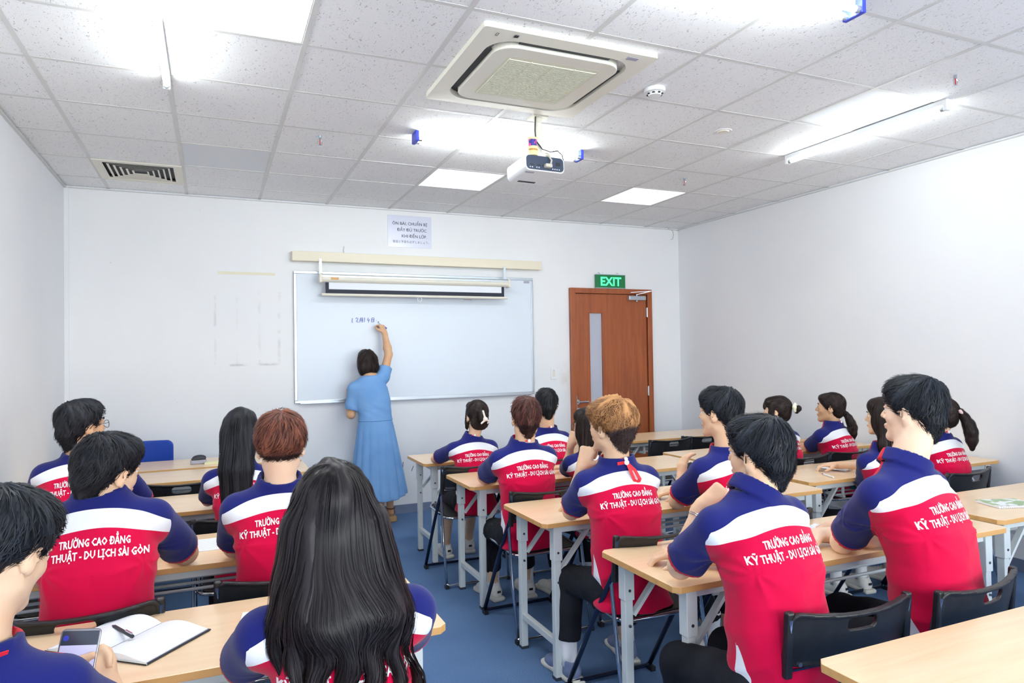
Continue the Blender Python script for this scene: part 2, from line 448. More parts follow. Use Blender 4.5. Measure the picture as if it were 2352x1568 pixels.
def nz(V, sc, seed=0.):
    """cheap smooth pseudo-noise, vectorised; V (n,3), sc scale or triple"""
    P = V * np.array(sc) + seed * 7.31; o = 0
    for a, (w1, w2, w3), ph in ((1., (1.0, .31, -.42), .3), (.7, (-.57, 1.23, .38), 1.7), (.55, (.71, -.64, 1.41), 4.1), (.4, (-1.9, .9, 1.1), 2.2), (.3, (2.3, 1.7, -1.3), 5.5)):
        o = o + a * np.sin(P[:, 0] * w1 + P[:, 1] * w2 + P[:, 2] * w3 + ph + 1.3 * np.sin(P[:, 1] * w1 * .7 + P[:, 2] * w2 * .6 + ph * 2))
    return o / 2.0
def rotm(yaw, pitch=0., tilt=0.):
    """columns: right, forward, up.  yaw: turn to the person's left; pitch: look down positive; tilt: lean to the right"""
    m = Matrix.Rotation(yaw, 3, 'Z') @ Matrix.Rotation(-pitch, 3, 'X') @ Matrix.Rotation(tilt, 3, 'Y')
    return np.array(m)

# ------------------------------------------------------------------ the room shell
XL, XR, YF = -0.32, 5.868, 3.374
def struct(mb, name, m, parent=None, bevel=0): return tag(mb.build(name, m, parent, bevel), kind='structure')

struct(MB().box((XL - .2, YB - .2, -0.1), (XR + .2, YF + .2, 0)), 'floor', 'carpet')
DX0, DX1, DZ = 4.385, 5.45, 2.262     # door opening
wf = MB().box((XL - .2, YF, 0), (DX0, YF + .15, ZC)).box((DX1, YF, 0), (XR + .2, YF + .15, ZC)).box((DX0, YF, DZ), (DX1, YF + .15, ZC))
struct(wf, 'wall_front', 'front_wall_paint')
struct(MB().box((XL - .2, YB, 0), (XL, YF, ZC)), 'wall_left', 'wall_paint')
struct(MB().box((XR, YB, 0), (XR + .2, YF, ZC)), 'wall_right', 'wall_paint')
wb_ = MB(); xs = [XL - .2]
for wx, _ in WIN: xs += [wx - .75, wx + .75]
xs.append(XR + .2)
for i in range(0, len(xs), 2): wb_.box((xs[i], YB - .15, 0), (xs[i + 1], YB, ZC))
for wx, _ in WIN: wb_.box((wx - .75, YB - .15, 0), (wx + .75, YB, 1.0)).box((wx - .75, YB - .15, 2.5), (wx + .75, YB, ZC))
struct(wb_, 'wall_back', 'wall_paint')
for i, (wx, _) in enumerate(WIN):
    w = empty('window_%d' % (i + 1), (wx, YB - .08, 1.0)); w['kind'] = 'structure'
    MB().box((-.75, -.03, 0), (.75, .03, .05)).box((-.75, -.03, 1.45), (.75, .03, 1.5)).box((-.75, -.03, .05), (-.7, .03, 1.45)).box((.7, -.03, .05), (.75, .03, 1.45)).build('window_frame', 'aluminium', w)
    MB().box((-.025, -.025, .05), (.025, .025, 1.45)).build('mullion', 'aluminium', w)
# front vinyl skirting, right skirting, trims
struct(MB().box((XL, YF - .008, 0), (DX0 - .06, YF, .085)), 'baseboard_front', 'skirting')
struct(MB().box((XR - .008, YB, 0), (XR, YF, .085)), 'baseboard_right', 'skirting')
struct(MB().box((XL, YB, 0), (XL + .008, YF, .085)), 'baseboard_left', 'skirting')
struct(MB().box((XL, YF - .012, 0.08), (XL + .035, YF, ZC - .004)), 'trim_1', 'wall_paint', bevel=.002)
# wall angle at the ceiling edge
wa = MB().box((XL, YF - .02, ZC - .022), (XR, YF, ZC - .016)).box((XL, YB, ZC - .022), (XL + .02, YF, ZC - .016)).box((XR - .02, YB, ZC - .022), (XR, YF, ZC - .016))
struct(wa, 'trim_2', 'grid_tee')

# ceiling: slab above, tiles laid into a grid of tees
ceil = struct(MB().box((XL - .2, YB - .2, ZC + .12), (XR + .2, YF + .2, ZC + .2)), 'ceiling', 'plenum')
gx = [0.6 * i for i in range(0, 10)]; gy = [0.6 * j for j in range(-9, 6)]
cols = [XL] + gx + [XR]; rows = [YB] + [y for y in gy if y > YB + .05] + [YF]
PANEL = {}   # tiles replaced by other things: key = lower corner in grid units
for k in ((1, 3), (4, 3), (7, 3), (1, -1), (7, -1), (0, 4)): PANEL[k] = 1
tile_mesh = {}
for i in range(len(cols) - 1):
    for j in range(len(rows) - 1):
        x0, x1, y0, y1 = cols[i], cols[i + 1], rows[j], rows[j + 1]
        key = (round(x0 / .6), round(y0 / .6))
        if x0 > XL and y0 > YB and key in PANEL: continue
        if x0 < 2.4 + .01 and x1 > 1.9 and y0 > -.61 and y1 < .61 and False: continue
        sx, sy = round(x1 - x0, 3), round(y1 - y0, 3)
        if (sx, sy) not in tile_mesh:
            hx, hy = sx / 2 - .006, sy / 2 - .006; g = .007
            b = MB(); b.add([(-hx + g, -hy + g, -.004), (hx - g, -hy + g, -.004), (hx - g, hy - g, -.004), (-hx + g, hy - g, -.004), (-hx, -hy, .002), (hx, -hy, .002), (hx, hy, .002), (-hx, hy, .002), (-hx, -hy, .014), (hx, -hy, .014), (hx, hy, .014), (-hx, hy, .014)],
                          [(3, 2, 1, 0), (0, 1, 5, 4), (1, 2, 6, 5), (2, 3, 7, 6), (3, 0, 4, 7), (4, 5, 9, 8), (5, 6, 10, 9), (6, 7, 11, 10), (7, 4, 8, 11), (8, 9, 10, 11)])
            o = b.build('ceiling_tile', 'ceiling_tile', ceil); tile_mesh[(sx, sy)] = o
        else:
            o = tile_mesh[(sx, sy)].copy(); COL.objects.link(o)
        o.location = ((x0 + x1) / 2, (y0 + y1) / 2, ZC + random.uniform(-.0012, .0012))
def tee(a, b):
    m_ = MB()
    if a[0] == b[0]: m_.box((a[0] - .012, a[1], ZC - .006), (a[0] + .012, b[1], ZC - .003)).box((a[0] - .002, a[1], ZC - .003), (a[0] + .002, b[1], ZC + .03))
    else: m_.box((a[0], a[1] - .0115, ZC - .0056), (b[0], a[1] + .0115, ZC - .0028)).box((a[0], a[1] - .002, ZC - .003), (b[0], a[1] + .002, ZC + .03))
    m_.build('ceiling_tee', 'grid_tee', ceil)
for x in gx: tee((x, YB), (x, YF))
for y in rows[1:-1]: tee((XL, y), (XR, y))

# ------------------------------------------------------------------ ceiling fittings
def panel_light(i, j, m, label, cat='light'):
    r = empty('ceiling_light_panel', (0.6 * i + .3, 0.6 * j + .3, ZC))
    MB().box((-.288, -.288, -.002), (.288, .288, .004)).build('diffuser', m, r)
    f = MB()
    for s_ in ((-.294, -.294, .294, -.282), (-.294, .282, .294, .294), (-.294, -.282, -.282, .282), (.282, -.282, .294, .282)): f.box((s_[0], s_[1], -.004), (s_[2], s_[3], .02))
    f.build('frame', 'grid_tee', r)
    MB().box((-.285, -.285, .02), (.285, .285, .07)).build('housing', 'steel_paint', r)
    return tag(r, label, cat, 'recessed ceiling light panels')
panel_light(1, 3, 'unlit_panel', 'unlit square ceiling light panel beside the louvred air vent')
panel_light(4, 3, 'lamp_panel', 'glowing square ceiling panel just left of and beyond the projector')
panel_light(7, 3, 'lamp_panel', 'glowing square ceiling panel above the door end of the room')
panel_light(1, -1, 'lamp_panel_bright', 'very bright square ceiling panel at the top edge, beside a tube light')
panel_light(7, -1, 'unlit_panel', 'unlit square ceiling panel behind the single tube near the right wall')

def tube_light(c, along, n, label, capm='white_plastic'):
    r = empty('tube_light', (c[0], c[1], ZC - .006), 0 if along == 'x' else PI / 2)
    MB().box((-.60, -.018, -.032), (.60, .018, 0)).build('batten', 'white_plastic', r, bevel=.004)
    offs = [0] if n == 1 else [-.032, .032]
    for o_ in offs:
        MB().tube([(-.585, o_, -.052), (.585, o_, -.052)], .0135, 12).build('lamp_tube', 'lamp_tube', r, smooth=False)
    for sx in (-1, 1):
        e = MB()
        e.box((sx * .605 - .012, min(offs) - .018, -.068), (sx * .605 + .012, max(offs) + .018, -.0))
        e.build('end_cap', capm, r, bevel=.004)
        for o_ in offs:
            MB().tube([(sx * .57, o_, -.052), (sx * .594, o_, -.052)], .0145, 12).build('lamp_ferrule', 'aluminium', r)
    return tag(r, label, 'light', 'fluorescent tube lights on the ceiling')
tube_light((0.592, 0.02), 'y', 1, 'bright single tube light at the top left of the ceiling')
tube_light((2.62, 1.03), 'x', 2, 'twin tube light with blue end caps behind the projector', 'blue_cap')
tube_light((4.74, -.04), 'y', 1, 'single tube light close to the right wall')
tube_light((2.66, -1.25), 'x', 2, 'twin tube light with blue end caps nearest the air conditioner top', 'blue_cap')

# four-way air vent
r = empty('air_vent', (.3, 2.7, ZC))
f = MB()
for k in range(7):
    a = .285 - k * .038; z = -.012 - .0 * k; w = .013
    m_ = MB()
    for sx, sy in ((1, 0), (-1, 0), (0, 1), (0, -1)):
        # sloped blade: outer edge low, inner edge high
        o0, o1 = a, a - .013
        if sx: vs = [(sx * o0, -o0, z), (sx * o0, o0, z), (sx * o1, o1, z + .004), (sx * o1, -o1, z + .004)]
        else: vs = [(-o0, sy * o0, z), (o0, sy * o0, z), (o1, sy * o1, z + .004), (-o1, sy * o1, z + .004)]
        n_ = len(m_.v); vs2 = [(x_, y_, z_ + .0012) for x_, y_, z_ in vs]
        m_.add(vs + vs2, [(0, 1, 2, 3), (7, 6, 5, 4), (0, 4, 5, 1), (1, 5, 6, 2), (2, 6, 7, 3), (3, 7, 4, 0)])
    if k: m_.build('louver', 'cream_plastic', r)
fr = MB()
for s_ in ((-.294, -.294, .294, -.245), (-.294, .245, .294, .294), (-.294, -.245, -.245, .245), (.245, -.245, .294, .245)): fr.box((s_[0], s_[1], -.014), (s_[2], s_[3], 0))
fr.build('frame', 'cream_plastic', r, bevel=.002)
MB().box((-.28, -.28, .015), (.28, .28, .05)).build('duct', 'dark_gap', r)
tag(r, 'square louvred air vent in the ceiling near the left wall', 'vent')

# air conditioner cassette
AC = empty('air_conditioner', (2.345, -.078, ZC))
H = .455
def ringmesh(out, inn, z0, z1, name, m, par, zi=None):
    n = len(out); zi = z0 if zi is None else zi
    vs = [(x, y, z0) for x, y in out] + [(x, y, zi) for x, y in inn] + [(x, y, z1) for x, y in out] + [(x, y, z1) for x, y in inn]
    fs = []
    for i in range(n):
        j = (i + 1) % n
        fs += [(i, n + i, n + j, j), (i, j, 2 * n + j, 2 * n + i), (n + i, 3 * n + i, 3 * n + j, n + j)]
    return mesh_obj(name, vs, fs, m, par)
out = rrect(H, H, .02, 7); inn = rrect(.375, .375, .13, 7)
ringmesh(out, inn, -.030, -.0, 'panel_surround', 'ac_body', AC, -.034)
MB().prism(rrect(.376, .376, .13, 7), -.004, -.002).build('air_outlet', 'dark_gap', AC)
for a in range(4):   # outlet flaps
    Mx = Matrix.Rotation(a * PI / 2, 4, 'Z')
    MB().box((-.24, .335, -.026), (.24, .366, -.020), Mx).build('flap', 'dark_gap', AC)
MB().prism(rrect(.335, .335, .10, 7), -.044, -.008).build('front_panel', 'ac_body', AC, bevel=.004)
g = MB()
for k in range(32):
    y = -.215 + k * .0139
    g.box((-.235, y, -.0475), (.235, y + .0075, -.0435))
o = g.build('grille', 'ac_grille', AC)
gb = MB()
for x in (-.235, -.118, 0, .118, .235): gb.box((x - .003, -.22, -.0478), (x + .003, .225, -.0436))
gb.build('grille_bar', 'ac_grille', AC)
MB().prism(rrect(.25, .245, .02, 4), -.0442, -.0438).build('grille_tray', 'ac_grille', AC)
MB().box((-.30, -.43, -.0365), (-.28, -.41, -.034)).build('sensor', 'dark_gap', AC)
MB().tube([(-.385, -.424, -.0365), (-.375, -.424, -.0365), (-.375, -.40, -.0365), (-.385, -.40, -.0365)], .0012, 5, closed=True).build('badge', 'dark_gap', AC)
MB().box((.30, -.425, -.0350), (.36, -.395, -.0335)).build('label_sticker', 'grey_label', AC)
tag(AC, 'cream ceiling cassette air conditioner with a rounded square grille', 'air conditioner')

# smoke detector, speaker disc, sprinklers
r = empty('smoke_detector', (3.045, -.15, ZC))
MB().lathe((0, 0, 0), [(.0, 0), (.055, 0), (.058, -.012), (.056, -.026), (.040, -.030), (.034, -.044), (.0, -.046)], 28).build('housing', 'white_plastic', r, smooth=False)
v = MB()
for k in range(8):
    a = k * PI / 4; v.cbox((.0385 * math.cos(a), .0385 * math.sin(a), -.036), (.012, .012, .006), None)
v.build('slot', 'dark_gap', r)
tag(r, 'round white smoke detector beside the air conditioner', 'smoke detector')
r = empty('ceiling_disc', (3.905, .298, ZC))
MB().lathe((0, 0, 0), [(0, -.004), (.055, -.006), (.058, 0), (.0, 0)], 28).build('rim', 'white_plastic', r)
MB().lathe((0, 0, 0), [(0, -.012), (.034, -.011), (.040, -.004), (.0, -.003)], 24).build('cover', 'cream_plastic', r)
tag(r, 'small flat white disc set in a ceiling tile', 'ceiling cap')
for x, y, lb in ((1.456, 1.346, 'fire sprinkler on the tile above the left end of the whiteboard'), (4.44, -.896, 'fire sprinkler with red bulb nearest the right edge of the ceiling'), (4.442, 1.403, 'fire sprinkler between the far glowing panel and the right tube light')):
    r = empty('fire_sprinkler', (x, y, ZC))
    MB().lathe((0, 0, 0), [(0, -.004), (.030, -.004), (.033, 0), (0, 0)], 20).build('escutcheon', 'chrome', r)
    MB().lathe((0, 0, 0), [(0, -.025), (.009, -.025), (.009, -.002), (0, -.002)], 10).tube([(.008, 0, -.022), (.015, 0, -.035), (.013, 0, -.052), (0, 0, -.062)], .0025, 6).tube([(-.008, 0, -.022), (-.015, 0, -.035), (-.013, 0, -.052), (0, 0, -.062)], .0025, 6).build('frame', 'chrome', r)
    MB().tube([(0, 0, -.026), (0, 0, -.058)], .003, 6).build('bulb', 'glass_red', r)
    MB().lathe((0, 0, 0), [(0, -.066), (.016, -.066), (.016, -.064), (0, -.064)], 12).build('deflector', 'chrome', r)
    tag(r, lb, 'sprinkler', 'ceiling fire sprinklers')

# projector on its pole
PJ = empty('projector', (2.64, .50, ZC), 0.0)
MB().box((-.05, -.05, -.012), (.05, .05, -.002)).build('ceiling_plate', 'cream_plastic', PJ)
MB().tube([(0, 0, -.01), (0, 0, -.235)], .024, 12).build('pole', 'cream_plastic', PJ)
MB().box((-.045, -.045, -.262), (.045, .045, -.232)).build('bracket', 'cream_plastic', PJ)
B4 = Matrix.Translation((.005, .055, -.315)) @ Matrix.Rotation(R_ := math.radians(3), 4, 'Z') @ Matrix.Rotation(math.radians(-4), 4, 'X')
body = MB(); poly = rrect(.135, .05, .028, 5)
vs = [tuple(B4 @ Vector((x, -.125, z))) for x, z in poly] + [tuple(B4 @ Vector((x, .125, z))) for x, z in poly]; n = len(poly)
body.add(vs, [tuple(range(n - 1, -1, -1)), tuple(range(n, 2 * n))] + [(i, (i + 1) % n, n + (i + 1) % n, n + i) for i in range(n)])
body.build('body', 'white_plastic', PJ, bevel=.004)
p2 = rrect(.128, .043, .024, 5)
vs = [tuple(B4 @ Vector((x, -.1275, z))) for x, z in p2] + [tuple(B4 @ Vector((x, -.12, z))) for x, z in p2]
pp = MB(); pp.add(vs, [tuple(range(n)), tuple(range(2 * n - 1, n - 1, -1))] + [(i, n + i, n + (i + 1) % n, (i + 1) % n) for i in range(n)])
pp.build('connector_panel', 'projector_panel', PJ)
sk = MB()
for k, x in enumerate((-.105, -.09, -.06, -.045, .05, .065, .08, .095)): sk.cbox((x, -.1285, -.03), (.006, .003, .006), B4)
sk.build('socket', 'white_plastic', PJ)
sk = MB()
for k, x in enumerate((-.09, -.045, -.01)): sk.cbox((x, -.1283, -.014), (.024, .002, .006), B4)
sk.cbox((.09, -.1283, .004), (.03, .002, .02), B4).build('port', 'dark_gap', PJ)
MB().cbox((-.02, .085, -.0505), (.12, .02, .003), B4).build('intake_grille', 'dark_gap', PJ)
MB().cbox((-.09, -.09, -.0505), (.06, .022, .002), B4).build('label_sticker', 'grey_label', PJ)
MB().tube([tuple(B4 @ Vector(p)) for p in ((-.03, .125, 0), (-.03, .14, 0))], .03, 16).build('lens', 'dark_gap', PJ)
MB().tube([tuple(B4 @ Vector(p)) for p in ((.0, -.10, .052), (.02, -.14, .045), (.03, -.155, .015), (.022, -.155, -.01))], .0055, 8).build('cable', 'cable_beige', PJ)
MB().cbox((.012, -.142, -.018), (.045, .03, .022), B4).build('plug', 'cable_beige', PJ, bevel=.004)
MB().tube([tuple(B4 @ Vector(p)) for p in ((-.02, -.08, .054), (.0, -.09, .075), (.035, -.10, .07), (.05, -.10, .052))], .012, 8).build('clamp', 'cable_beige', PJ)
tag(PJ, 'white projector hanging from a ceiling pole', 'projector')
c = empty('tape_rolls', (2.578, .445, ZC - .262))
MB().tube([(0, 0, .0), (.0, 0, .028)], .030, 18).build('tape_roll', 'tape_core', c)
MB().tube([(.003, 0, .028), (.004, 0, .038)], .027, 18).build('tape_roll', 'tape_amber', c)
MB().tube([(0, 0, .038), (0, 0, .055)], .030, 18).build('tape_roll', 'tape_core', c)
MB().tube([(-.002, 0, .055), (-.003, 0, .095)], .028, 18).build('tape_roll', 'tape_purple', c)
MB().tube([(-.003, 0, .095), (-.003, 0, .108)], .030, 18).build('tape_roll', 'tape_core', c)
tag(c, 'stack of purple and cream tape rolls tied on the projector bracket', 'tape')
MB().tube([(2.612, .47, ZC - .005), (2.607, .47, ZC - .1), (2.612, .47, ZC - .16), (2.65, .46, ZC - .21), (2.70, .45, ZC - .225), (2.745, .445, ZC - .215), (2.775, .44, ZC - .24), (2.785, .445, ZC - .27)], .0045, 6).build('black_cable', 'cable_black')
tag(bpy.data.objects['black_cable'], 'black cable looping down from the ceiling to the projector', 'cable')

# ------------------------------------------------------------------ front wall fittings
WB = empty('whiteboard', (2.715, YF, 1.735))
MB().box((-1.205, -.022, -.60), (1.205, -.002, .60)).build('writing_surface', 'whiteboard', WB)
f = MB()
for s_ in ((-1.225, -.615, 1.225, -.59), (-1.225, .59, 1.225, .615), (-1.225, -.59, -1.2, .59), (1.2, -.59, 1.225, .59)):
    MB().box((s_[0], -.03, s_[1]), (s_[2], -.001, s_[3])).build('frame_rail', 'aluminium', WB, bevel=.003)
MB().box((-1.18, -.055, -.622), (1.18, -.028, -.612)).build('pen_tray', 'aluminium', WB, bevel=.002)
MB().box((1.12, -.0235, .56), (1.185, -.022, .605 - .02)).build('sticker', 'grey_label', WB)
# handwriting in blue marker: 12 month 14 day, dot
def stroke(mb, pts, r=.0028): mb.tube([(x, -.0245, z) for x, z in pts], r, 5)
hw = MB(); ox, oz, s = -.688, .135, 1.0
def S(pts, dx): stroke(hw, [(ox + dx * .001 + x * .001, oz + z * .001) for x, z in pts])
S([(0, 42), (-4, 20), (-6, 2)], 0)
S([(0, 0), (4, 2)], 0)
S([(-4, 36), (6, 46), (18, 40), (14, 26), (0, 12), (8, 8), (24, 4)], 34)
S([(0, 44), (-4, 24), (-10, 2)], 76); S([(0, 44), (20, 46), (20, 20), (18, 4), (12, 8)], 76); S([(-2, 32), (18, 33)], 76); S([(-4, 20), (18, 21)], 76)
S([(0, 48), (-2, 28), (-3, 6)], 116)
S([(10, 46), (2, 34), (-2, 22), (10, 22), (22, 24)], 142); S([(16, 38), (14, 16), (10, 2)], 142)
S([(0, 44), (-2, 26), (-4, 6), (12, 8), (20, 8)], 184); S([(0, 44), (22, 46), (22, 26), (20, 8)], 184); S([(-1, 26), (20, 28)], 184)
S([(0, 22), (3, 23)], 226)
tag(hw.build('handwriting', 'ink_blue', WB), 'date handwritten in blue marker')
rm = MB(); stroke(rm, [(.44, .372), (.48, .376), (.52, .372), (.525, .362)], .0018)
rm.build('marker_stroke', 'ink_red', WB)
tag(WB, 'wide whiteboard with aluminium frame on the front wall', 'whiteboard')

b = MB().box((1.474, YF - .085, 2.437), (4.02, YF, 2.527)).build('wall_batten', 'cream_paint', bevel=.004)
tag(b, 'long cream box batten fixed above the whiteboard', 'batten')
SC = empty('projection_screen', (2.653, YF - .16, 2.27))
MB().tube([(-.93, 0, 0), (.93, 0, 0)], .036, 20).build('roller_case', 'cream_plastic', SC, smooth=False)
MB().box((-.93, -.04, .012), (.93, .0, .026)).build('case_lip', 'aluminium', SC)
for sx in (-1, 1):
    MB().box((sx * .942 - .014, -.045, -.042), (sx * .942 + .014, .045, .042)).build('end_cap', 'cream_plastic', SC, bevel=.008)
    MB().box((sx * .93 - .012, .06, .05), (sx * .93 + .012, .066, .19)).box((sx * .93 - .012, .0, .045), (sx * .93 + .012, .066, .051)).build('hanging_bracket', 'aluminium', SC)
    MB().tube([(sx * .93, .0, .05), (sx * .93, -.005, .035), (sx * .93, 0, .025)], .004, 6).build('hook', 'chrome', SC)
MB().box((-.895, -.002, -.138), (.895, .0, -.02)).build('border', 'screen_black', SC)
MB().box((-.865, -.0028, -.098), (.865, -.0021, -.02)).build('screen_fabric', 'screen_white', SC)
MB().tube([(-.93, 0, -.148), (.93, 0, -.148)], .013, 12).build('bottom_bar', 'cream_plastic', SC)
MB().tube(arc((-.0, 0, -.178), .022, 0, 2 * PI, 16)[:-1], .0035, 6, closed=True).build('pull_ring', 'white_plastic', SC)
MB().box((-.85, -.0375, -.012), (-.78, -.034, .008)).build('label_sticker', 'tape_amber', SC)
tag(SC, 'nearly rolled up projection screen hanging over the whiteboard', 'projection screen')

# laminated notice
NP = empty('notice_sheet', (2.607, YF, 2.78))
MB().box((-.222, -.004, -.16), (.222, -.001, .155)).build('sheet', 'laminated_paper', NP)
def wall_text(body, cx, z, size, m, parent, offset=.0, y=-.0046, width=None, name='lettering', align='CENTER'):
    V, F = text_mesh(body, 1.0, offset)
    w = V[:, 0].max() - V[:, 0].min(); k = (width / w) if width else size
    V = V * k; mid = (V[:, 0].max() + V[:, 0].min()) / 2
    P = [(x - mid + cx, y, z + yy) for x, yy, _ in V]
    return mesh_obj(name, P, F, m, parent)
wall_text('ÔN BÀI, CHUẨN BỊ', 0.0, .062, 0, 'ink_grey', NP, .012, width=.355)
wall_text('ĐẦY ĐỦ TRƯỚC', .02, .0, 0, 'ink_grey', NP, .012, width=.30)
wall_text('KHI ĐẾN LỚP.', .045, -.062, 0, 'ink_grey', NP, .012, width=.255)
wall_text('復習と予習を必ずしましょう。', .01, -.115, 0, 'ink_grey', NP, .0, width=.37)
tag(NP, 'laminated paper notice with Vietnamese and Japanese text above the whiteboard', 'notice')

o = MB().box((.841, YF - .0015, 2.300), (1.33, YF - .0002, 2.326)).build('masking_tape', 'masking_tape')
tag(o, 'strip of pale masking tape stuck on the bare left wall section', 'tape')
for k, (x, z, dx, dz) in enumerate(((2.505, .476, .004, .05), (2.592, .43, .02, .05))):
    o = MB().bar((x, YF - .0012, z - dz / 2), (x + dx, YF - .0012, z + dz / 2), .006, .001, (0, 1, 0)).build('scuff_mark', 'ink_grey')
    tag(o, ('short straight scuff mark low on the wall beside the teacher', 'slanted scuff mark low on the wall, nearer the first desk')[k], 'scuff mark')
o = MB().tube([(5.72, YF - .004, 2.995), (5.79, YF - .004, 2.97), (5.80, YF - .004, 2.92), (5.785, YF - .004, 2.87), (5.76, YF - .004, 2.865)], .004, 6).build('wall_cable', 'cable_beige')
tag(o, 'short pale cable curling out of the far right ceiling corner', 'cable')
o = MB().tube([(1.955, YF - .02, 2.525), (1.951, YF - .015, 2.56), (1.958, YF - .006, 2.60)], .003, 6).build('wire_stub', 'cable_beige')
tag(o, 'thin wire stub sticking up behind the cream batten', 'wire')

# light switch
r = empty('light_switch', (4.183, YF, 1.323))
MB().box((-.037, -.010, -.058), (.037, 0, .058)).build('plate', 'white_plastic', r, bevel=.003)
MB().box((-.012, -.014, -.03), (.012, -.010, .03)).build('rocker', 'cream_plastic', r, bevel=.002)
MB().box((-.008, -.0142, .034), (.008, -.0102, .04)).build('indicator', 'grey_label', r)
tag(r, 'white light switch on the wall between whiteboard and door', 'light switch')

# exit sign
r = empty('exit_sign', (4.90, YF - .03, 2.268))
MB().box((-.188, -.018, 0), (.188, .018, .148)).build('sign_box', 'exit_green', r, bevel=.002)
MB().box((-.190, -.02, -.006), (.190, .02, .002)).box((-.190, -.02, .146), (.190, .02, .152)).build('edge_rail', 'aluminium', r)
wall_text('EXIT', .0, .028, 0, 'exit_letter', r, .03, -.0205, .27)
for sx in (-.12, .12): MB().tube([(sx, 0, .15), (sx - .03, .01, .175), (sx, .02, .165)], .002, 5).build('hanging_wire', 'chrome', r)
tag(r, 'green lit EXIT sign on the wall above the door', 'sign')

# door
D = empty('door_1', ((DX0 + DX1) / 2, YF, 0)); D['kind'] = 'structure'
hw_ = (DX1 - DX0) / 2
for nm, lo, hi in (('door_jamb', (-hw_, -.045, 0), (-hw_ + .062, .14, DZ)), ('door_jamb', (hw_ - .062, -.045, 0), (hw_, .14, DZ)), ('door_header', (-hw_ + .062, -.045, DZ - .058), (hw_ - .062, .14, DZ))):
    MB().box(lo, hi).build(nm, 'door_veneer', D, bevel=.004)
lx0, lx1, lz = -hw_ + .070, hw_ - .070, DZ - .063
gx0, gx1, gz0, gz1 = 4.622 - 4.9175, 4.797 - 4.9175, .93, 1.992
lf = MB().box((lx0, -.022, .006), (gx0, .02, lz)).box((gx1, -.022, .006), (lx1, .02, lz)).box((gx0, -.022, .006), (gx1, .02, gz0)).box((gx0, -.022, gz1), (gx1, .02, lz))
leaf = lf.build('door_leaf', 'door_veneer', D)
MB().box((gx0, -.004, gz0), (gx1, .006, gz1)).build('glass_pane', 'frosted_glass', leaf)
MB().box((gx0, -.026, gz0), (gx0 + .007, -.004, gz1)).box((gx1 - .007, -.026, gz0), (gx1, -.004, gz1)).box((gx0, -.026, gz1 - .007), (gx1, -.004, gz1)).build('glazing_bead', 'door_veneer', leaf)
for z in (2.0, 1.1, .3): MB().box((hw_ - .075, -.034, z - .05), (hw_ - .055, -.021, z + .05)).tube([(hw_ - .065, -.036, z - .055), (hw_ - .065, -.036, z + .055)], .007, 8).build('hinge', 'aluminium', D)
MB().box((-hw_ + .052, -.05, .88), (-hw_ + .058, -.04, 1.08)).build('strike_plate', 'aluminium', D)
h = MB().tube([(-.46, -.022, 1.01), (-.46, -.034, 1.01)], .026, 16).tube([(-.46, -.03, 1.01), (-.46, -.07, 1.01)], .010, 10).tube([(-.46, -.066, 1.01), (-.34, -.066, 1.01)], .010, 10)
h.build('door_handle', 'aluminium', D)
MB().tube([(-.455, -.022, .92), (-.455, -.036, .92)], .026, 16).tube([(-.455, -.036, .92), (-.455, -.05, .92)], .012, 10).build('lock', 'aluminium', D)
MB().box((.205, -.075, 2.135), (.43, -.024, 2.185)).build('door_closer', 'aluminium', D, bevel=.006)
MB().bar((.32, -.06, 2.20), (.46, -.14, 2.235), .02, .006).bar((.46, -.14, 2.235), (.235, -.055, 2.222), .016, .006).tube([(.32, -.05, 2.12), (.32, -.05, 2.205)], .012, 10).build('closer_arm', 'chrome', D)
tag(D, 'brown veneered door with a narrow frosted pane, in the front wall', kind='structure')
MB().box((DX0, YF + .14, 0), (DX1, YF + .16, DZ)).build('door_backing', 'plenum', D); bpy.data.objects['door_backing'].matrix_parent_inverse = D.matrix_basis.inverted()

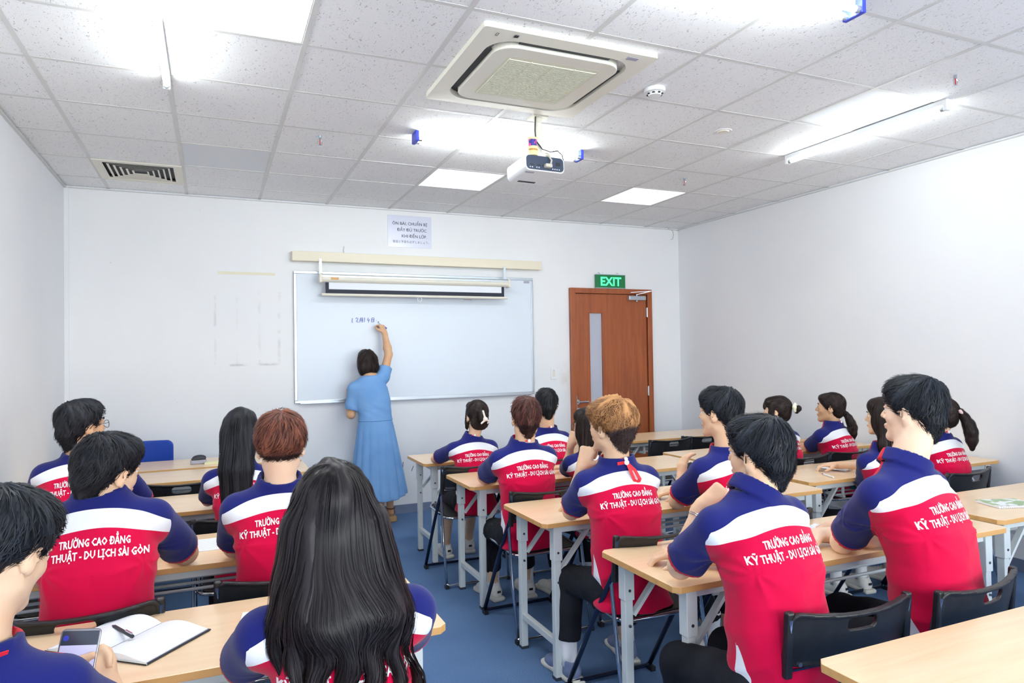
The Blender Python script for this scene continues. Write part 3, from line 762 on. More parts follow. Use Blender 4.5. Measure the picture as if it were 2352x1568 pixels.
# ------------------------------------------------------------------ desks
def make_desk(L, Wd=.50, label=''):
    r = empty('desk', (0, 0, 0)); hx, hy, c = L / 2, Wd / 2, .022
    poly = [(-hx + c, -hy), (hx - c, -hy), (hx, -hy + c), (hx, hy - c), (hx - c, hy), (-hx + c, hy), (-hx, hy - c), (-hx, -hy + c)]
    top = MB().prism(poly, .7285, .7505)
    top.mi = [0 if i < 2 else 1 for i in range(len(top.f))]
    top.mi[0] = 1
    top.build('tabletop', ['beech_laminate', 'beech_edge'], r, bevel=.0015)
    lx, ly = hx - .09, hy - .055
    for sy in (-1, 1):
        MB().box((-lx, sy * ly - .012, .692), (lx, sy * ly + .012, .727)).build('long_rail', 'steel_paint', r, bevel=.002)
    for sx in (-1, 1):
        MB().box((sx * lx - .02, -ly, .692), (sx * lx + .02, ly, .7275)).build('end_rail', 'steel_paint', r, bevel=.002)
        for sy in (-1, 1):
            lg = MB().box((sx * lx - .023, sy * ly - .023, .56), (sx * lx + .023, sy * ly + .023, .727)).box((sx * lx - .018, sy * ly - .018, .012), (sx * lx + .018, sy * ly + .018, .565))
            lg = lg.build('leg', 'steel_paint', r, bevel=.003)
            sc_ = MB()
            for z in (.60, .46): sc_.tube([(sx * lx, sy * (ly) - .0255 if sy < 0 else ly - .0255, z), (sx * lx, sy * ly - .019, z)], .006, 8)
            sc_.build('bolt', 'screw', lg)
            MB().box((sx * lx - .02, sy * ly - .02, 0), (sx * lx + .02, sy * ly + .02, .014)).build('foot_cap', 'steel_dark', lg)
            MB().bar((sx * (lx - .02), sy * (ly - .012), .50), (sx * (lx - .19), sy * (ly - .012), .70), .014, .026, (0, 1, 0)).build('brace', 'steel_paint', r)
        MB().box((sx * lx - .014, -ly, .155), (sx * lx + .014, ly, .185)).build('foot_bar', 'steel_paint', r, bevel=.002)
        MB().bar((sx * (lx - .25), -ly + .01, .625), (sx * (lx - .25), ly - .01, .625), .02, .014).build('shelf_bracket', 'steel_paint', r)
        for sy in (-1, 1):
            MB().bar((sx * (lx - .25), sy * (ly - .02), .625), (sx * (lx - .25), sy * (ly - .02), .70), .02, .006, (0, 1, 0)).build('shelf_hanger', 'steel_paint', r)
    for k in range(5):
        y = -ly + .03 + k * (2 * ly - .06) / 4
        MB().tube([(-lx + .2, y, .636), (lx - .2, y, .636)], .0065, 6).build('shelf_rod', 'steel_paint', r)
    return r
desk18, desk17 = make_desk(1.78), make_desk(1.73)
used = {}
def place_desk(proto, x0, y0, label, group, L):
    o = proto if proto not in used else copy_tree(proto)
    used[proto] = 1
    o.location = (x0 + L / 2, y0 + .25, 0)
    tag(o, label, 'desk', group)
    return o
Lm = 1.78
G = 'long beech topped folding desks in rows'
for x0, y0, lb in ((2.21, 1.60, 'front desk of the middle column, where the girl with the white hair clip sits'),
                   (2.21, .61, 'second desk of the middle column, where the man with dark red hair sits'),
                   (2.20, -.395, 'third middle desk, supporting an elbow of the curly haired man'),
                   (2.215, -1.37, 'fourth middle desk, beneath the elbow of the bracelet wearer'),
                   (2.20, -2.46, 'empty desk in the near right corner of the picture'),
                   (4.06, 1.93, 'far desk beside the door, with two empty black chairs'),
                   (4.04, .745, 'second desk of the right column, where the women with bun and low ponytail sit'),
                   (4.06, -.225, 'third desk of the right column, holding the open white booklet'),
                   (4.085, -1.285, 'nearest desk of the right column, holding the spiral notebook')):
    place_desk(desk18, x0, y0, lb, G, Lm)
for x0, y0, lb in ((-.305, -1.335, 'near left desk holding the large open notebook and pen'),
                   (-.305, -.345, 'second desk from the camera on the left, with a lined sheet between two men'),
                   (-.305, .70, 'third left desk from the camera, shared by the man in glasses and a girl'),
                   (-.305, 1.70, 'fourth desk from the camera on the left, with one empty chair')):
    place_desk(desk17, x0, y0, lb, G, 1.73)
T = place_desk(desk17, -.305, 2.28, 'teacher desk by the front wall holding the board eraser', G, 1.73)

# ------------------------------------------------------------------ folding chairs
def chair_back_mesh():
    hx, z0, z1, h = .225, .615, .805, .005
    def f(X, Y, Z):
        zt = z1 - .018 + .30 * X * X; zb = z0 + .02 - .25 * X * X * 0
        cz = (zt + zb) / 2; hz = (zt - zb) / 2
        qx = np.abs(X) - (hx - .035); qz = np.abs(Z - cz) - (hz - .035)
        d = np.sqrt(np.maximum(qx, 0) ** 2 + np.maximum(qz, 0) ** 2) + np.minimum(np.maximum(qx, qz), 0) - .035
        yc = -.235 + .9 * X * X + .20 * (.71 - Z)
        dy = np.abs(Y - yc) - .0065
        rim = np.abs(Y - yc) - .011; rim = np.maximum(rim, np.abs(d + .006) - .006)
        q = np.maximum(d, dy); q = np.minimum(q, rim)
        sx = np.maximum(np.abs(X) - .035, 0); slot = np.sqrt(sx ** 2 + (Z - .755) ** 2) - .019
        return np.maximum(q, -slot)
    X, Y, Z = np.meshgrid(np.arange(-.25, .251, h), np.arange(-.29, -.13, h * .6), np.arange(.60, .84, h), indexing='ij')
    V, F = surface_nets(f(X, Y, Z).astype(np.float32), (-.25, -.29, .60), (h, h * .6, h))
    return V, F
def make_chair():
    r = empty('folding_chair', (0, 0, 0))
    V, F = chair_back_mesh()
    np_mesh('backrest', V, F, 'black_plastic', r)
    seat = MB(); out = rrect(.185, .185, .05, 5)
    vs = [(x, y + .0, .448 + .05 * y - (.012 * (1 - (x / .2) ** 2))) for x, y in out] + [(x, y, .462 + .05 * y) for x, y in out]; n = len(out)
    seat.add(vs, [tuple(range(n - 1, -1, -1)), tuple(range(n, 2 * n))] + [(i, (i + 1) % n, n + (i + 1) % n, n + i) for i in range(n)])
    seat.build('seat', 'black_plastic', r, bevel=.004)
    MB().tube([(x * 1.06, y * 1.05, .452 + .05 * y) for x, y in rrect(.19, .19, .055, 5)], .009, 8, closed=True).build('seat_rim', 'chrome', r, smooth=True)
    for sx in (-1, 1):
        x = sx * .222
        MB().tube([(x, -.205, .78), (x, -.178, .64), (x, -.01, .40), (x, .225, .03)], .0115, 8).build('upright', 'blue_tube', r, smooth=True)
        MB().tube([(x * .97, -.165, .615), (x * .98, -.15, .59), (x, -.20, .30), (x, -.262, .03)], .0095, 8).build('rear_leg', 'chrome', r, smooth=True)
        MB().bar((x, -.186, .605), (x, -.203, .80), .026, .022, (0, 1, 0)).build('back_clamp', 'black_plastic', r, bevel=.006)
        MB().tube([(x - sx * .018, -.222, .655), (x - sx * .018, -.214, .655)], .007, 8).build('rivet', 'screw', r)
        MB().box((x - .012, .195, 0), (x + .012, .24, .022)).box((x - .012, -.28, 0), (x + .012, -.245, .022)).build('foot_cap', 'black_plastic', r)
    MB().tube([(-.222, .222, .03), (-.205, .232, .018), (.205, .232, .018), (.222, .222, .03)], .010, 8).build('front_floor_bar', 'blue_tube', r)
    MB().tube([(-.222, -.262, .03), (-.205, -.272, .018), (.205, -.272, .018), (.222, -.262, .03)], .0095, 8).build('rear_floor_bar', 'chrome', r)
    MB().bar((-.222, -.182, .628), (.222, -.182, .628), .006, .028, (0, 1, 0)).build('cross_plate', 'blue_tube', r)
    return r

# ------------------------------------------------------------------ skin, cloth and hair materials
def skin_mat(name, c):
    m = mat(name, c, 0.5, spec=0.35); t = NT(m); co = t.coord('World')
    r_, g_, b_ = c[0], c[1], c[2]
    t.color(t.mix(t.ramp(t.noise(co, 14, 3), 0.35, 0.7), (r_, g_, b_, 1), (r_ * .97, g_ * .86, b_ * .80, 1)))
    m.node_tree.nodes['Principled BSDF'].inputs['Subsurface Weight'].default_value = 0.0
    M[name] = m
skin_mat('skin_fair', srgb(234, 198, 166)); skin_mat('skin_medium', srgb(216, 174, 138)); skin_mat('skin_light', srgb(240, 208, 182))
m = mat('polo_cloth', srgb(214, 4, 66), 0.85, spec=0.15, sheen=0.15); t = NT(m)
gt = lambda a: t.math('GREATER_THAN', t.attr(a), 0.0)
red, navy, white = srgb(208, 0, 64), srgb(26, 32, 106), srgb(240, 243, 250)
c = t.mix(gt('f_white'), red, white); c = t.mix(gt('f_navy'), c, navy); c = t.mix(gt('f_side'), c, white); c = t.mix(gt('f_tip'), c, navy); c = t.mix(gt('f_red'), c, srgb(206, 12, 44))
t.color(c); t.bump(t.noise(t.coord('World'), 900, 2), 0.25, 0.001); M['polo_cloth'] = m
m = mat('trouser_cloth', srgb(30, 32, 38), 0.85, spec=0.15); t = NT(m); co = t.coord('World')
t.color(t.mix(t.ramp(t.noise(co, 6, 3), 0.3, 0.7), srgb(24, 26, 32), srgb(38, 40, 47))); t.bump(t.noise(co, 30, 3), 0.2, 0.01); M['trouser_cloth'] = m
m = mat('dress_cloth', srgb(116, 162, 218), 0.85, spec=0.15); t = NT(m); co = t.coord('World')
t.color(t.mix(t.ramp(t.noise(co, 5, 3), 0.3, 0.7), srgb(112, 158, 212), srgb(126, 170, 220))); t.bump(t.noise(co, 700, 2), 0.2, 0.001); M['dress_cloth'] = m
M['lettering_white'] = mat('lettering_white', srgb(248, 246, 250), 0.6)
M['lanyard_red'] = mat('lanyard_red', srgb(226, 34, 50), 0.55)
M['sock_white'] = mat('sock_white', srgb(240, 241, 245), 0.9)
M['shoe_white'] = mat('shoe_white', srgb(232, 232, 228), 0.6)
M['shoe_sole'] = mat('shoe_sole', srgb(214, 212, 204), 0.7)
M['shoe_blue'] = mat('shoe_blue', srgb(112, 126, 164), 0.6)
M['shoe_black'] = mat('shoe_black', srgb(30, 32, 36), 0.5)
M['sandal_tan'] = mat('sandal_tan', srgb(190, 152, 104), 0.6)
M['sandal_strap'] = mat('sandal_strap', srgb(104, 62, 44), 0.5)
M['eye_white'] = mat('eye_white', srgb(236, 232, 228), 0.3); M['iris'] = mat('iris', srgb(34, 22, 18), 0.2)
M['brow'] = mat('brow', srgb(38, 30, 28), 0.8); M['lip'] = mat('lip', srgb(196, 112, 104), 0.5)
M['glasses_frame'] = mat('glasses_frame', srgb(60, 60, 66), 0.3, 0.7)
M['clip_white'] = mat('clip_white', srgb(236, 230, 222), 0.4); M['scrunchie'] = mat('scrunchie', srgb(238, 240, 214), 0.8); M['pink_tie'] = mat('pink_tie', srgb(226, 196, 202), 0.6)
M['phone_body'] = mat('phone_body', srgb(150, 150, 156), 0.25, 0.6); M['silver'] = mat('silver', srgb(190, 192, 198), 0.25, 0.9)
M['screen_dark'] = mat('screen_dark', srgb(46, 52, 66), 0.15, emit=srgb(46, 52, 66), strength=0.5)
M['screen_light'] = mat('screen_light', srgb(178, 180, 214), 0.15, emit=srgb(178, 180, 214), strength=0.5)
M['belt'] = mat('belt', srgb(18, 18, 20), 0.35)

def hair_mat(name, top, hi, under, rough=0.5):
    m = mat(name, top, rough, spec=0.22); t = NT(m)
    tone = t.attr('tone'); u = t.math('MULTIPLY', t.attr('under'), 1.0, True)
    c = t.mix(t.ramp(tone, -0.9, 1.0), top, hi); c = t.mix(u, c, under); t.color(c); M[name] = m
hair_mat('hair_black', srgb(14, 14, 17), srgb(40, 42, 50), srgb(24, 24, 28))
hair_mat('hair_blueblack', srgb(13, 15, 19), srgb(42, 48, 58), srgb(30, 34, 40))
hair_mat('hair_brownblack', srgb(22, 16, 16), srgb(56, 43, 40), srgb(28, 21, 21))
hair_mat('hair_red', srgb(60, 32, 27), srgb(134, 80, 62), srgb(46, 32, 30))
hair_mat('hair_darkred', srgb(48, 26, 25), srgb(104, 62, 54), srgb(26, 24, 26))
hair_mat('hair_blond', srgb(104, 66, 40), srgb(196, 144, 94), srgb(66, 54, 54))
hair_mat('hair_wavy', srgb(13, 11, 13), srgb(46, 41, 44), srgb(42, 28, 26), 0.42)
hair_mat('hair_fade', srgb(15, 17, 20), srgb(50, 55, 64), srgb(52, 48, 50))

# ------------------------------------------------------------------ body building
POSES = dict(flat=(.12, .18, .12), relaxed=(.35, .55, .35), grip=(.75, 1.0, .55), fist=(1.25, 1.45, .8), pinch=(.9, .75, .4))
def hand(pr, W, d, nrm, side, pose='relaxed', s=1.0, thumb=0.9):
    W = A3(W); d = unit(d); nrm = A3(nrm); nrm = unit(nrm - d * (nrm @ d)); lat = np.cross(d, nrm); tdir = -lat * side
    c = POSES[pose]
    for k, (o, L) in enumerate(((.027, .93), (.009, 1.0), (-.010, .95), (-.027, .78))):
        a = W + d * .012 * s + tdir * o * .62 * s; kn = W + d * (.088 - .10 * abs(o - .006)) * s + tdir * o * s
        pr.append(capsule(a, kn, .0145 * s, .0118 * s, .014 * s))
        p = kn; ang = 0; dd = d + tdir * o * 1.6; dd = unit(dd)
        for seg, (l, bend) in enumerate(((.044, c[0]), (.027, c[1]), (.021, c[2]))):
            ang += bend * (1 + .06 * k); v = dd * math.cos(ang) - nrm * math.sin(ang)
            q = p + v * l * L * s; r0 = (.0098, .0088, .0080)[seg] * s
            pr.append(capsule(p, q, r0, r0 * .92, .004 if seg else .006)); p = q
    a = W + d * .018 * s + tdir * .020 * s; v = unit(d * .62 + tdir * thumb - nrm * .30)
    b = a + v * .046 * s; v2 = unit(d * .95 + tdir * .25 * thumb - nrm * .42); e = b + v2 * .033 * s; v3 = unit(d * 1.0 - tdir * .05 - nrm * .6); g = e + v3 * .024 * s
    pr.append(capsule(a, b, .0165 * s, .0128 * s, .012)); pr.append(capsule(b, e, .0115 * s, .0102 * s, .005)); pr.append(capsule(e, g, .0102 * s, .0085 * s, .004))
    pr.append(capsule(W - d * .02, W + d * .03, .023 * s, .021 * s, .018))

def head_prims(H, R, s=1.0, fem=False, neck=None, neck_r=.055):
    H = A3(H); L = lambda *p: H + R @ (A3(p) * s)
    k = s; j = .92 if fem else 1.0
    P = [ellip(L(0, -.012, .032), A3((.0755, .094, .084)) * k, R, 0),
         ellip(L(0, .030, -.030), A3((.060 * j, .060, .078)) * k, R, .03),
         capsule(L(-.046 * j, .006, -.066), L(-.014, .068, -.100), .020 * k, .017 * k, .025),
         capsule(L(.046 * j, .006, -.066), L(.014, .068, -.100), .020 * k, .017 * k, .025),
         ellip(L(0, .076, -.104), A3((.020, .015, .014)) * k, R, .018),
         ellip(L(-.036, .058, -.030), A3((.020, .020, .018)) * k, R, .02), ellip(L(.036, .058, -.030), A3((.020, .020, .018)) * k, R, .02),
         ellip(L(0, .076, .022), A3((.045, .014, .010)) * k, R, .014),
         ellip(L(-.031, .098, .000), A3((.019, .014, .012)) * k, R, .012, 's'), ellip(L(.031, .098, .000), A3((.019, .014, .012)) * k, R, .012, 's'),
         ellip(L(-.031, .0805, .0085), A3((.016, .0115, .0065)) * k, R, .003), ellip(L(.031, .0805, .0085), A3((.016, .0115, .0065)) * k, R, .003),
         ellip(L(-.031, .080, -.0085), A3((.015, .0105, .0055)) * k, R, .003), ellip(L(.031, .080, -.0085), A3((.015, .0105, .0055)) * k, R, .003),
         capsule(L(0, .086, .010), L(0, .108, -.028), .0065 * k, .0095 * k, .010),
         ellip(L(-.011, .094, -.034), A3((.008, .009, .007)) * k, R, .006), ellip(L(.011, .094, -.034), A3((.008, .009, .007)) * k, R, .006),
         ellip(L(0, .091, -.060), A3((.021, .009, .0055)) * k, R, .010), ellip(L(0, .090, -.071), A3((.018, .009, .0065)) * k, R, .010),
         rbox(L(0, .1065, -.0655), A3((.020, .006, .0006)) * k, .0005, R, .004, 's')]
    for sx in (-1, 1):
        Re = R @ np.array(Matrix.Rotation(sx * -.38, 3, 'Z') @ Matrix.Rotation(-.18, 3, 'X'))
        P.append(ellip(L(sx * .080, -.008, -.012), A3((.0075, .019, .032)) * k, Re, .008))
        P.append(ellip(L(sx * .0885, .000, -.006), A3((.006, .010, .017)) * k, Re, .004, 's'))
        P.append(ellip(L(sx * .0765, .000, -.040), A3((.006, .008, .009)) * k, Re, .006))
    return P, L

def lerp(a, b, t): return A3(a) * (1 - t) + A3(b) * t
TEXT = None
def bold(body):
    V, F = text_mesh(body, 1.0, 0, res=1); VV = []; FF = []
    for k, (dx, dz) in enumerate(((-.034, -.020), (.034, .020), (-.034, .022), (.034, -.022))):
        VV.append(V + np.array((dx, dz, 0))); FF += [tuple(i + k * len(V) for i in f) for f in F]
    return np.concatenate(VV), FF
def text_base():
    global TEXT
    out = []
    for body, w, z in (('TRƯỜNG CAO ĐẲNG', .178, 0.0), ('KỸ THUẬT - DU LỊCH SÀI GÒN', .272, -.033)):
        V, F = bold(body); k = w / (V[:, 0].max() - V[:, 0].min()); mid = (V[:, 0].max() + V[:, 0].min()) / 2
        kz = .0215 / .73
        out.append((np.stack([(V[:, 0] - mid) * k, V[:, 1] * kz + z], 1), F))
    TEXT = out
text_base()

SHOE = {}
def shoe_parts(kind):
    """sneaker at the origin, toe towards +y, ankle above (0,0)"""
    if kind in SHOE: return SHOE[kind]
    up = [capsule((0, -.035, .045), (0, .10, .034), .036, .033, 0), ellip((0, .145, .030), (.042, .055, .032), None, .03), capsule((0, -.025, .05), (0, -.015, .088), .036, .036, .02),
          capsule((0, .02, .07), (0, .09, .05), .026, .022, .02), ellip((0, -.018, .108), (.030, .040, .022), None, .008, 's'), rbox((0, .05, -.03), (.1, .2, .045), .002, None, .004, 's')]
    V, F = solid(up, .0055); so = [rbox((0, .06, .013), (.042, .145, .0145), .012, None, 0), ellip((0, .17, .012), (.043, .045, .014), None, .02)]
    V2, F2 = solid(so, .0055)
    root = empty('shoe_source', (0, 0, 0)); col = {'white': 'shoe_white', 'blue': 'shoe_blue', 'black': 'shoe_black'}[kind]
    a = np_mesh('shoe', V, F, col, None); b = np_mesh('sole', V2, F2, 'shoe_sole' if kind != 'black' else 'shoe_black', a)
    lc = MB()
    for i in range(4): lc.tube([(-.02, .035 + i * .02, .094 - i * .0085), (0, .04 + i * .02, .099 - i * .0085), (.02, .045 + i * .02, .094 - i * .0085)], .003, 5)
    lc.build('lace', 'sock_white' if kind != 'black' else 'shoe_black', a)
    if kind == 'white': MB().box((-.012, -.0745, .052), (.012, -.0725, .066)).build('heel_tab', 'shoe_black', a)
    bpy.data.objects.remove(root); SHOE[kind] = a; a['_src'] = 1
    return a

def place_shoe(kind, parent, A, yaw, origin):
    src = shoe_parts(kind)
    if src.get('_src'): o = src; del o['_src']
    else: o = copy_tree(src)
    o.parent = parent; o.location = Vector(A3(A) - A3(origin)); o.location.z = 0.0; o.rotation_euler = (0, 0, yaw)
    return o

def ribbons(paths, width, normals, wmask=None):
    """paths (n,m,3) -> flat tapering strips"""
    n, m, _ = paths.shape; T = np.gradient(paths, axis=1); S_ = np.cross(T, normals); S_ /= (np.linalg.norm(S_, axis=2)[..., None] + 1e-9)
    w = np.sin(np.linspace(.35, PI * .97, m))[None, :, None] * width[:, None, None]
    if wmask is not None: w = w * wmask(paths)[..., None]
    V = np.stack([paths - S_ * w, paths + S_ * w], 2).reshape(-1, 3)
    b = (np.arange(n)[:, None] * m + np.arange(m - 1)[None, :]).ravel() * 2
    F = np.stack([b, b + 1, b + 3, b + 2], 1); return V, F

def grow(prims, V, Nn, n, steps, step, flow, lift=0.004, width=.0016, mask=None, seed=0, jitter=.25, wob=0.0, free=None, wmask=None):
    r = np.random.default_rng(seed + 5)
    idx = np.arange(len(V)) if mask is None else np.nonzero(mask)[0]
    if len(idx) == 0: return None
    sel = r.choice(idx, n); P = V[sel].copy(); P += r.normal(0, .0015, P.shape)
    paths = []; norms = []; off = r.uniform(.0005, .003, n); ph = r.uniform(0, 6.28, n); jit = r.normal(0, jitter, (n, 3)); Ls = r.uniform(.6, 1.15, n)
    for i in range(steps + 1):
        e = .002; g = np.stack([evalp(prims, P + np.eye(3)[a] * e) - evalp(prims, P - np.eye(3)[a] * e) for a in range(3)], 1) / (2 * e)
        g /= (np.linalg.norm(g, axis=1)[:, None] + 1e-9); d = evalp(prims, P)
        tgt = off + lift * (i / steps) ** 2 * Ls
        corr = np.clip(tgt - d, -.012, .02)
        if free is not None: corr = np.where(free(P) & (corr < 0), corr * .15, corr)
        P = P + g * corr[:, None]; paths.append(P.copy()); norms.append(g)
        f = flow(P) + jit; f = f - g * (f * g).sum(1)[:, None] * .9; f /= (np.linalg.norm(f, axis=1)[:, None] + 1e-9)
        if wob: f = f + np.cross(g, f) * (wob * np.sin(ph + i * .8))[:, None]
        P = P + f * (step * Ls)[:, None]
    paths = np.stack(paths, 1); norms = np.stack(norms, 1)
    W, F = ribbons(paths, width * r.uniform(.6, 1.4, n), norms, wmask)
    return W, F, np.repeat(r.uniform(-1, 1, n), (steps + 1) * 2), paths

def build_hair(kind, matname, H, R, s, parent, origin, near, seed, gw=None):
    """hair is modelled in the head's own frame, then carried to the head"""
    g = R.T @ A3((0, 0, -1)); h = .005 if near else .0075; crown = unit((0, -.45, 1)); c0 = A3((0, -.012, .03))
    E = ellip; base = [E((0, -.012, .042), (.081, .102, .086)), E((0, -.046, -.004), (.066, .054, .064), None, .03)]; nape = [capsule((0, -.074, -.035), (0, -.058, -.088), .036, .024, .025), capsule((-.030, -.060, -.03), (-.022, -.045, -.082), .026, .018, .02), capsule((.030, -.060, -.03), (.022, -.045, -.082), .026, .018, .02)]
    side = [E((-.059, -.014, .024), (.022, .056, .044), None, .02), E((.059, -.014, .024), (.022, .056, .044), None, .02)]
    face = [E((0, .137, -.022), (.105, .076, .088), None, .008, 's')]
    ears = [E((-.088, .010, -.034), (.028, .036, .046), None, .008, 's'), E((.088, .010, -.034), (.028, .036, .046), None, .008, 's')]
    fringe = [E((0, .044, .076), (.066, .048, .042), None, .03)]
    amp, lockf, under = .0045, 9, None
    def away(P):
        d = P - c0; t = d - crown * (d @ crown)[:, None]; t /= (np.linalg.norm(t, axis=1)[:, None] + 1e-9)
        return t + g * .55 + np.cross(d, crown) * 3.0
    flow, steps, step, n, lift, wid = away, 6, .0085, (2200 if near else 500), .010, (.0011 if near else .0018)
    wob, free, jit0, wmask = 0, None, .22, None
    if kind == 'short': prims = base + side + nape + fringe + face + ears; under = lambda V: (V[:, 2] < -.035) * .6
    elif kind == 'fluffy':        # big soft top, dark clipped sides
        prims = [E((0, -.020, .052), (.092, .108, .084)), E((0, -.064, .015), (.074, .056, .056), None, .03), E((0, .046, .066), (.076, .054, .044), None, .03)] + nape + side + face + ears
        amp, lockf, lift, step = .0085, 6, .012, .011; jit0 = .26; wid *= 1.15; under = lambda V: np.clip((-.012 - V[:, 2] - .25 * V[:, 1]) * 80, 0, 1); wob = .8
    elif kind == 'fade':          # full top, short nape and sides
        prims = [E((0, -.012, .048), (.083, .104, .086)), E((0, -.052, .012), (.069, .052, .054), None, .03)] + nape + side + fringe + face + ears
        under = lambda V: np.clip((-.018 - V[:, 2]) * 60, 0, 1); lift = .009
    elif kind == 'undercut':      # reddish bowl with fade to skin at the nape
        prims = [E((0, -.014, .050), (.090, .108, .086)), E((0, -.055, .020), (.080, .056, .056), None, .03), E((0, -.030, -.012), (.070, .060, .048), None, .008)] + side + fringe + face + ears
        under = lambda V: np.clip((-.020 - V[:, 2]) * 90, 0, 1); lift = .008
    elif kind == 'fringe_long':   # tousled with forward fringe
        prims = base + side + nape + [E((0, .044, .072), (.067, .050, .044), None, .03)] + face[:0] + [E((0, .145, -.030), (.105, .072, .082), None, .008, 's')] + ears
        amp = .0055; lift = .007
    elif kind == 'bob':
        prims = base + [E((-.066, -.016, -.02), (.030, .075, .085), None, .03), E((.066, -.016, -.02), (.030, .075, .085), None, .03), E((0, -.055, -.045), (.080, .062, .075), None, .03), E((0, .05, .07), (.07, .05, .045), None, .03)] + face
        flow = lambda P: away(P) * .5 + g; step = .015; amp = .004
    elif kind in ('bun', 'low_tail', 'high_tail', 'clip'):
        tie = {'bun': (0, -.125, .028), 'low_tail': (0, -.112, -.040), 'high_tail': (0, -.122, .030), 'clip': (0, -.108, -.005)}[kind]; tie = A3(tie)
        prims = [E((0, -.014, .038), (.080, .099, .085)), E((0, -.050, -.02), (.068, .055, .066), None, .02), E((0, .055, .072), (.062, .04, .034), None, .02)] + side + face + ears[:0] + [E((-.09, .014, -.034), (.024, .03, .04), None, .006, 's'), E((.09, .014, -.034), (.024, .03, .04), None, .006, 's')]
        amp = .002; step = .012; lift = .001
        flow = lambda P: (tie - P) / (np.linalg.norm(tie - P, axis=1)[:, None] + .02)
        if kind == 'bun':
            prims += [E(tie + A3((0, -.035, -.006)), (.020, .026, .028), None, .006), E(tie + A3((.006, -.02, -.03)), (.016, .018, .02), None, .01), E((0, .087, .035), (.055, .018, .034), None, .012), E((-.070, .03, -.03), (.016, .03, .06), None, .015), E((.070, .03, -.03), (.016, .03, .06), None, .015)]
        if kind == 'clip':
            prims += [E(tie + A3((0, -.008, .0)), (.040, .024, .050), None, .02), E((-.074, .02, -.045), (.012, .026, .065), None, .012), E((.074, .02, -.045), (.012, .026, .065), None, .012), E((0, -.055, -.055), (.070, .050, .050), None, .02)]
        if kind in ('low_tail', 'high_tail'):
            Lw = (.20, .24)[kind == 'high_tail']; q = [tie]
            for i in range(1, 6):
                t_ = i / 5; out = (A3((.0, -.055, 0)) if kind == 'high_tail' else A3((.0, -.045, 0))) * math.sin(min(1, t_ * 1.3) * PI / 2) + (A3((.03, 0, 0)) * t_ if kind == 'low_tail' else A3((.01, 0, 0)) * t_)
                q.append(tie + out + g * Lw * t_ ** 1.15)
            rr = (.018, .028, .037, .040, .034, .014) if kind == 'high_tail' else (.016, .026, .034, .036, .030, .012)
            for i in range(5): prims.append(capsule(q[i], q[i + 1], rr[i], rr[i + 1], .012))
            tail0 = tie.copy(); old = flow
            flow = lambda P: np.where((P[:, 1] < tail0[1] - .012)[:, None], g[None, :], old(P)); steps = 8; n = int(n * 1.3)
            under = None
    elif kind in ('long_straight', 'long_wavy', 'long_front'):
        prims = base + [E((-.068, -.012, -.03), (.026, .070, .090), None, .03), E((.068, -.012, -.03), (.026, .070, .090), None, .03), E((0, .05, .072), (.066, .045, .038), None, .03)]
        if kind == 'long_straight':
            for x, e, ln, r0, r1 in ((-.045, -.052, .36, .046, .022), (0, .0, .39, .052, .026), (.045, .050, .37, .046, .022)):
                a = A3((x, -.052, -.02)); b = A3((e, -.112, -.20)); c_ = A3((e, -.128, -ln))
                prims += [capsule(a, b, r0, r0 * .8, .03), capsule(b, c_, r0 * .8, r1, .02)]
            amp = .003; lockf = 16
        elif kind == 'long_wavy':
            for x, e, y1, ln, r0, r1 in ((-.072, -.108, -.060, .25, .038, .014), (-.045, -.068, -.112, .33, .044, .010), (-.015, -.028, -.130, .50, .046, .010), (.02, .022, -.134, .53, .044, .009), (.045, .072, -.124, .50, .042, .010), (.068, .122, -.100, .47, .038, .009), (.080, .158, -.060, .42, .032, .008)):
                a = A3((x, -.045, -.02)); b = A3(((x + e) / 2 * 1.15, y1, -.20)); c_ = A3((e * 1.1, y1 - .012, -.33)); d_ = A3((e * 1.05 + .012 * math.sin(e * 90), y1 - .004, -ln))
                prims += [capsule(a, b, r0, r0 * .95, .035), capsule(b, c_, r0 * .80, r0 * .27, .006), capsule(c_, d_, r0 * .27, r1, .002)]
            amp = .006; lockf = 13; wob = .0
        else:
            for x, e in ((-.060, -.085), (.055, .07)):
                prims += [capsule((x, -.02, -.03), (e, -.02, -.17), .040, .034, .03), capsule((e, -.02, -.17), (e, -.01, -.33), .034, .014, .02)]
            prims += [capsule((0, -.06, -.03), (0, -.09, -.2), .050, .03, .03)]
            amp = .003; lockf = 14
        prims += face; n = 4200 if kind == 'long_wavy' else (900 if near else 600)
        flow = lambda P: away(P) * np.clip((P[:, 2] + .02) * 14, 0, 1)[:, None] + g * 1.4
        steps, step, lift = 12, (.026 if kind == 'long_wavy' else .020), (.010 if kind == 'long_wavy' else .003); wid *= 1.25
        free = lambda P: P[:, 2] < -.22
        if kind == 'long_wavy':
            f0 = flow; flow = lambda P: f0(P) + np.stack([nz(P, (18, 18, 30), 3) * .95, nz(P, (14, 14, 24), 8) * .4, P[:, 0] * 0], 1) * np.clip((-.04 - P[:, 2]) * 7, 0, 1)[:, None]
            wid = .0022; wmask = lambda Q: np.clip((Q[..., 2] - np.interp(Q[..., 0], [-.14, -.09, -.05, -.01, .06, .2], [-.27, -.32, -.44, -.53, -.56, -.45])) * 22 + .3 * np.sin(Q[..., 0] * 90), 0, 1)
        if kind == 'long_wavy': under = lambda V: np.clip((-.25 - V[:, 2]) * 2.5, 0, .9)
    V, F = solid(prims, h); Nn = vnormals(V, F)
    D = V - c0; az = np.arctan2(D @ A3((1, 0, 0)), D @ np.cross(crown, (1, 0, 0))); th = np.arccos(np.clip((D / (np.linalg.norm(D, axis=1)[:, None] + 1e-9)) @ crown, -1, 1))
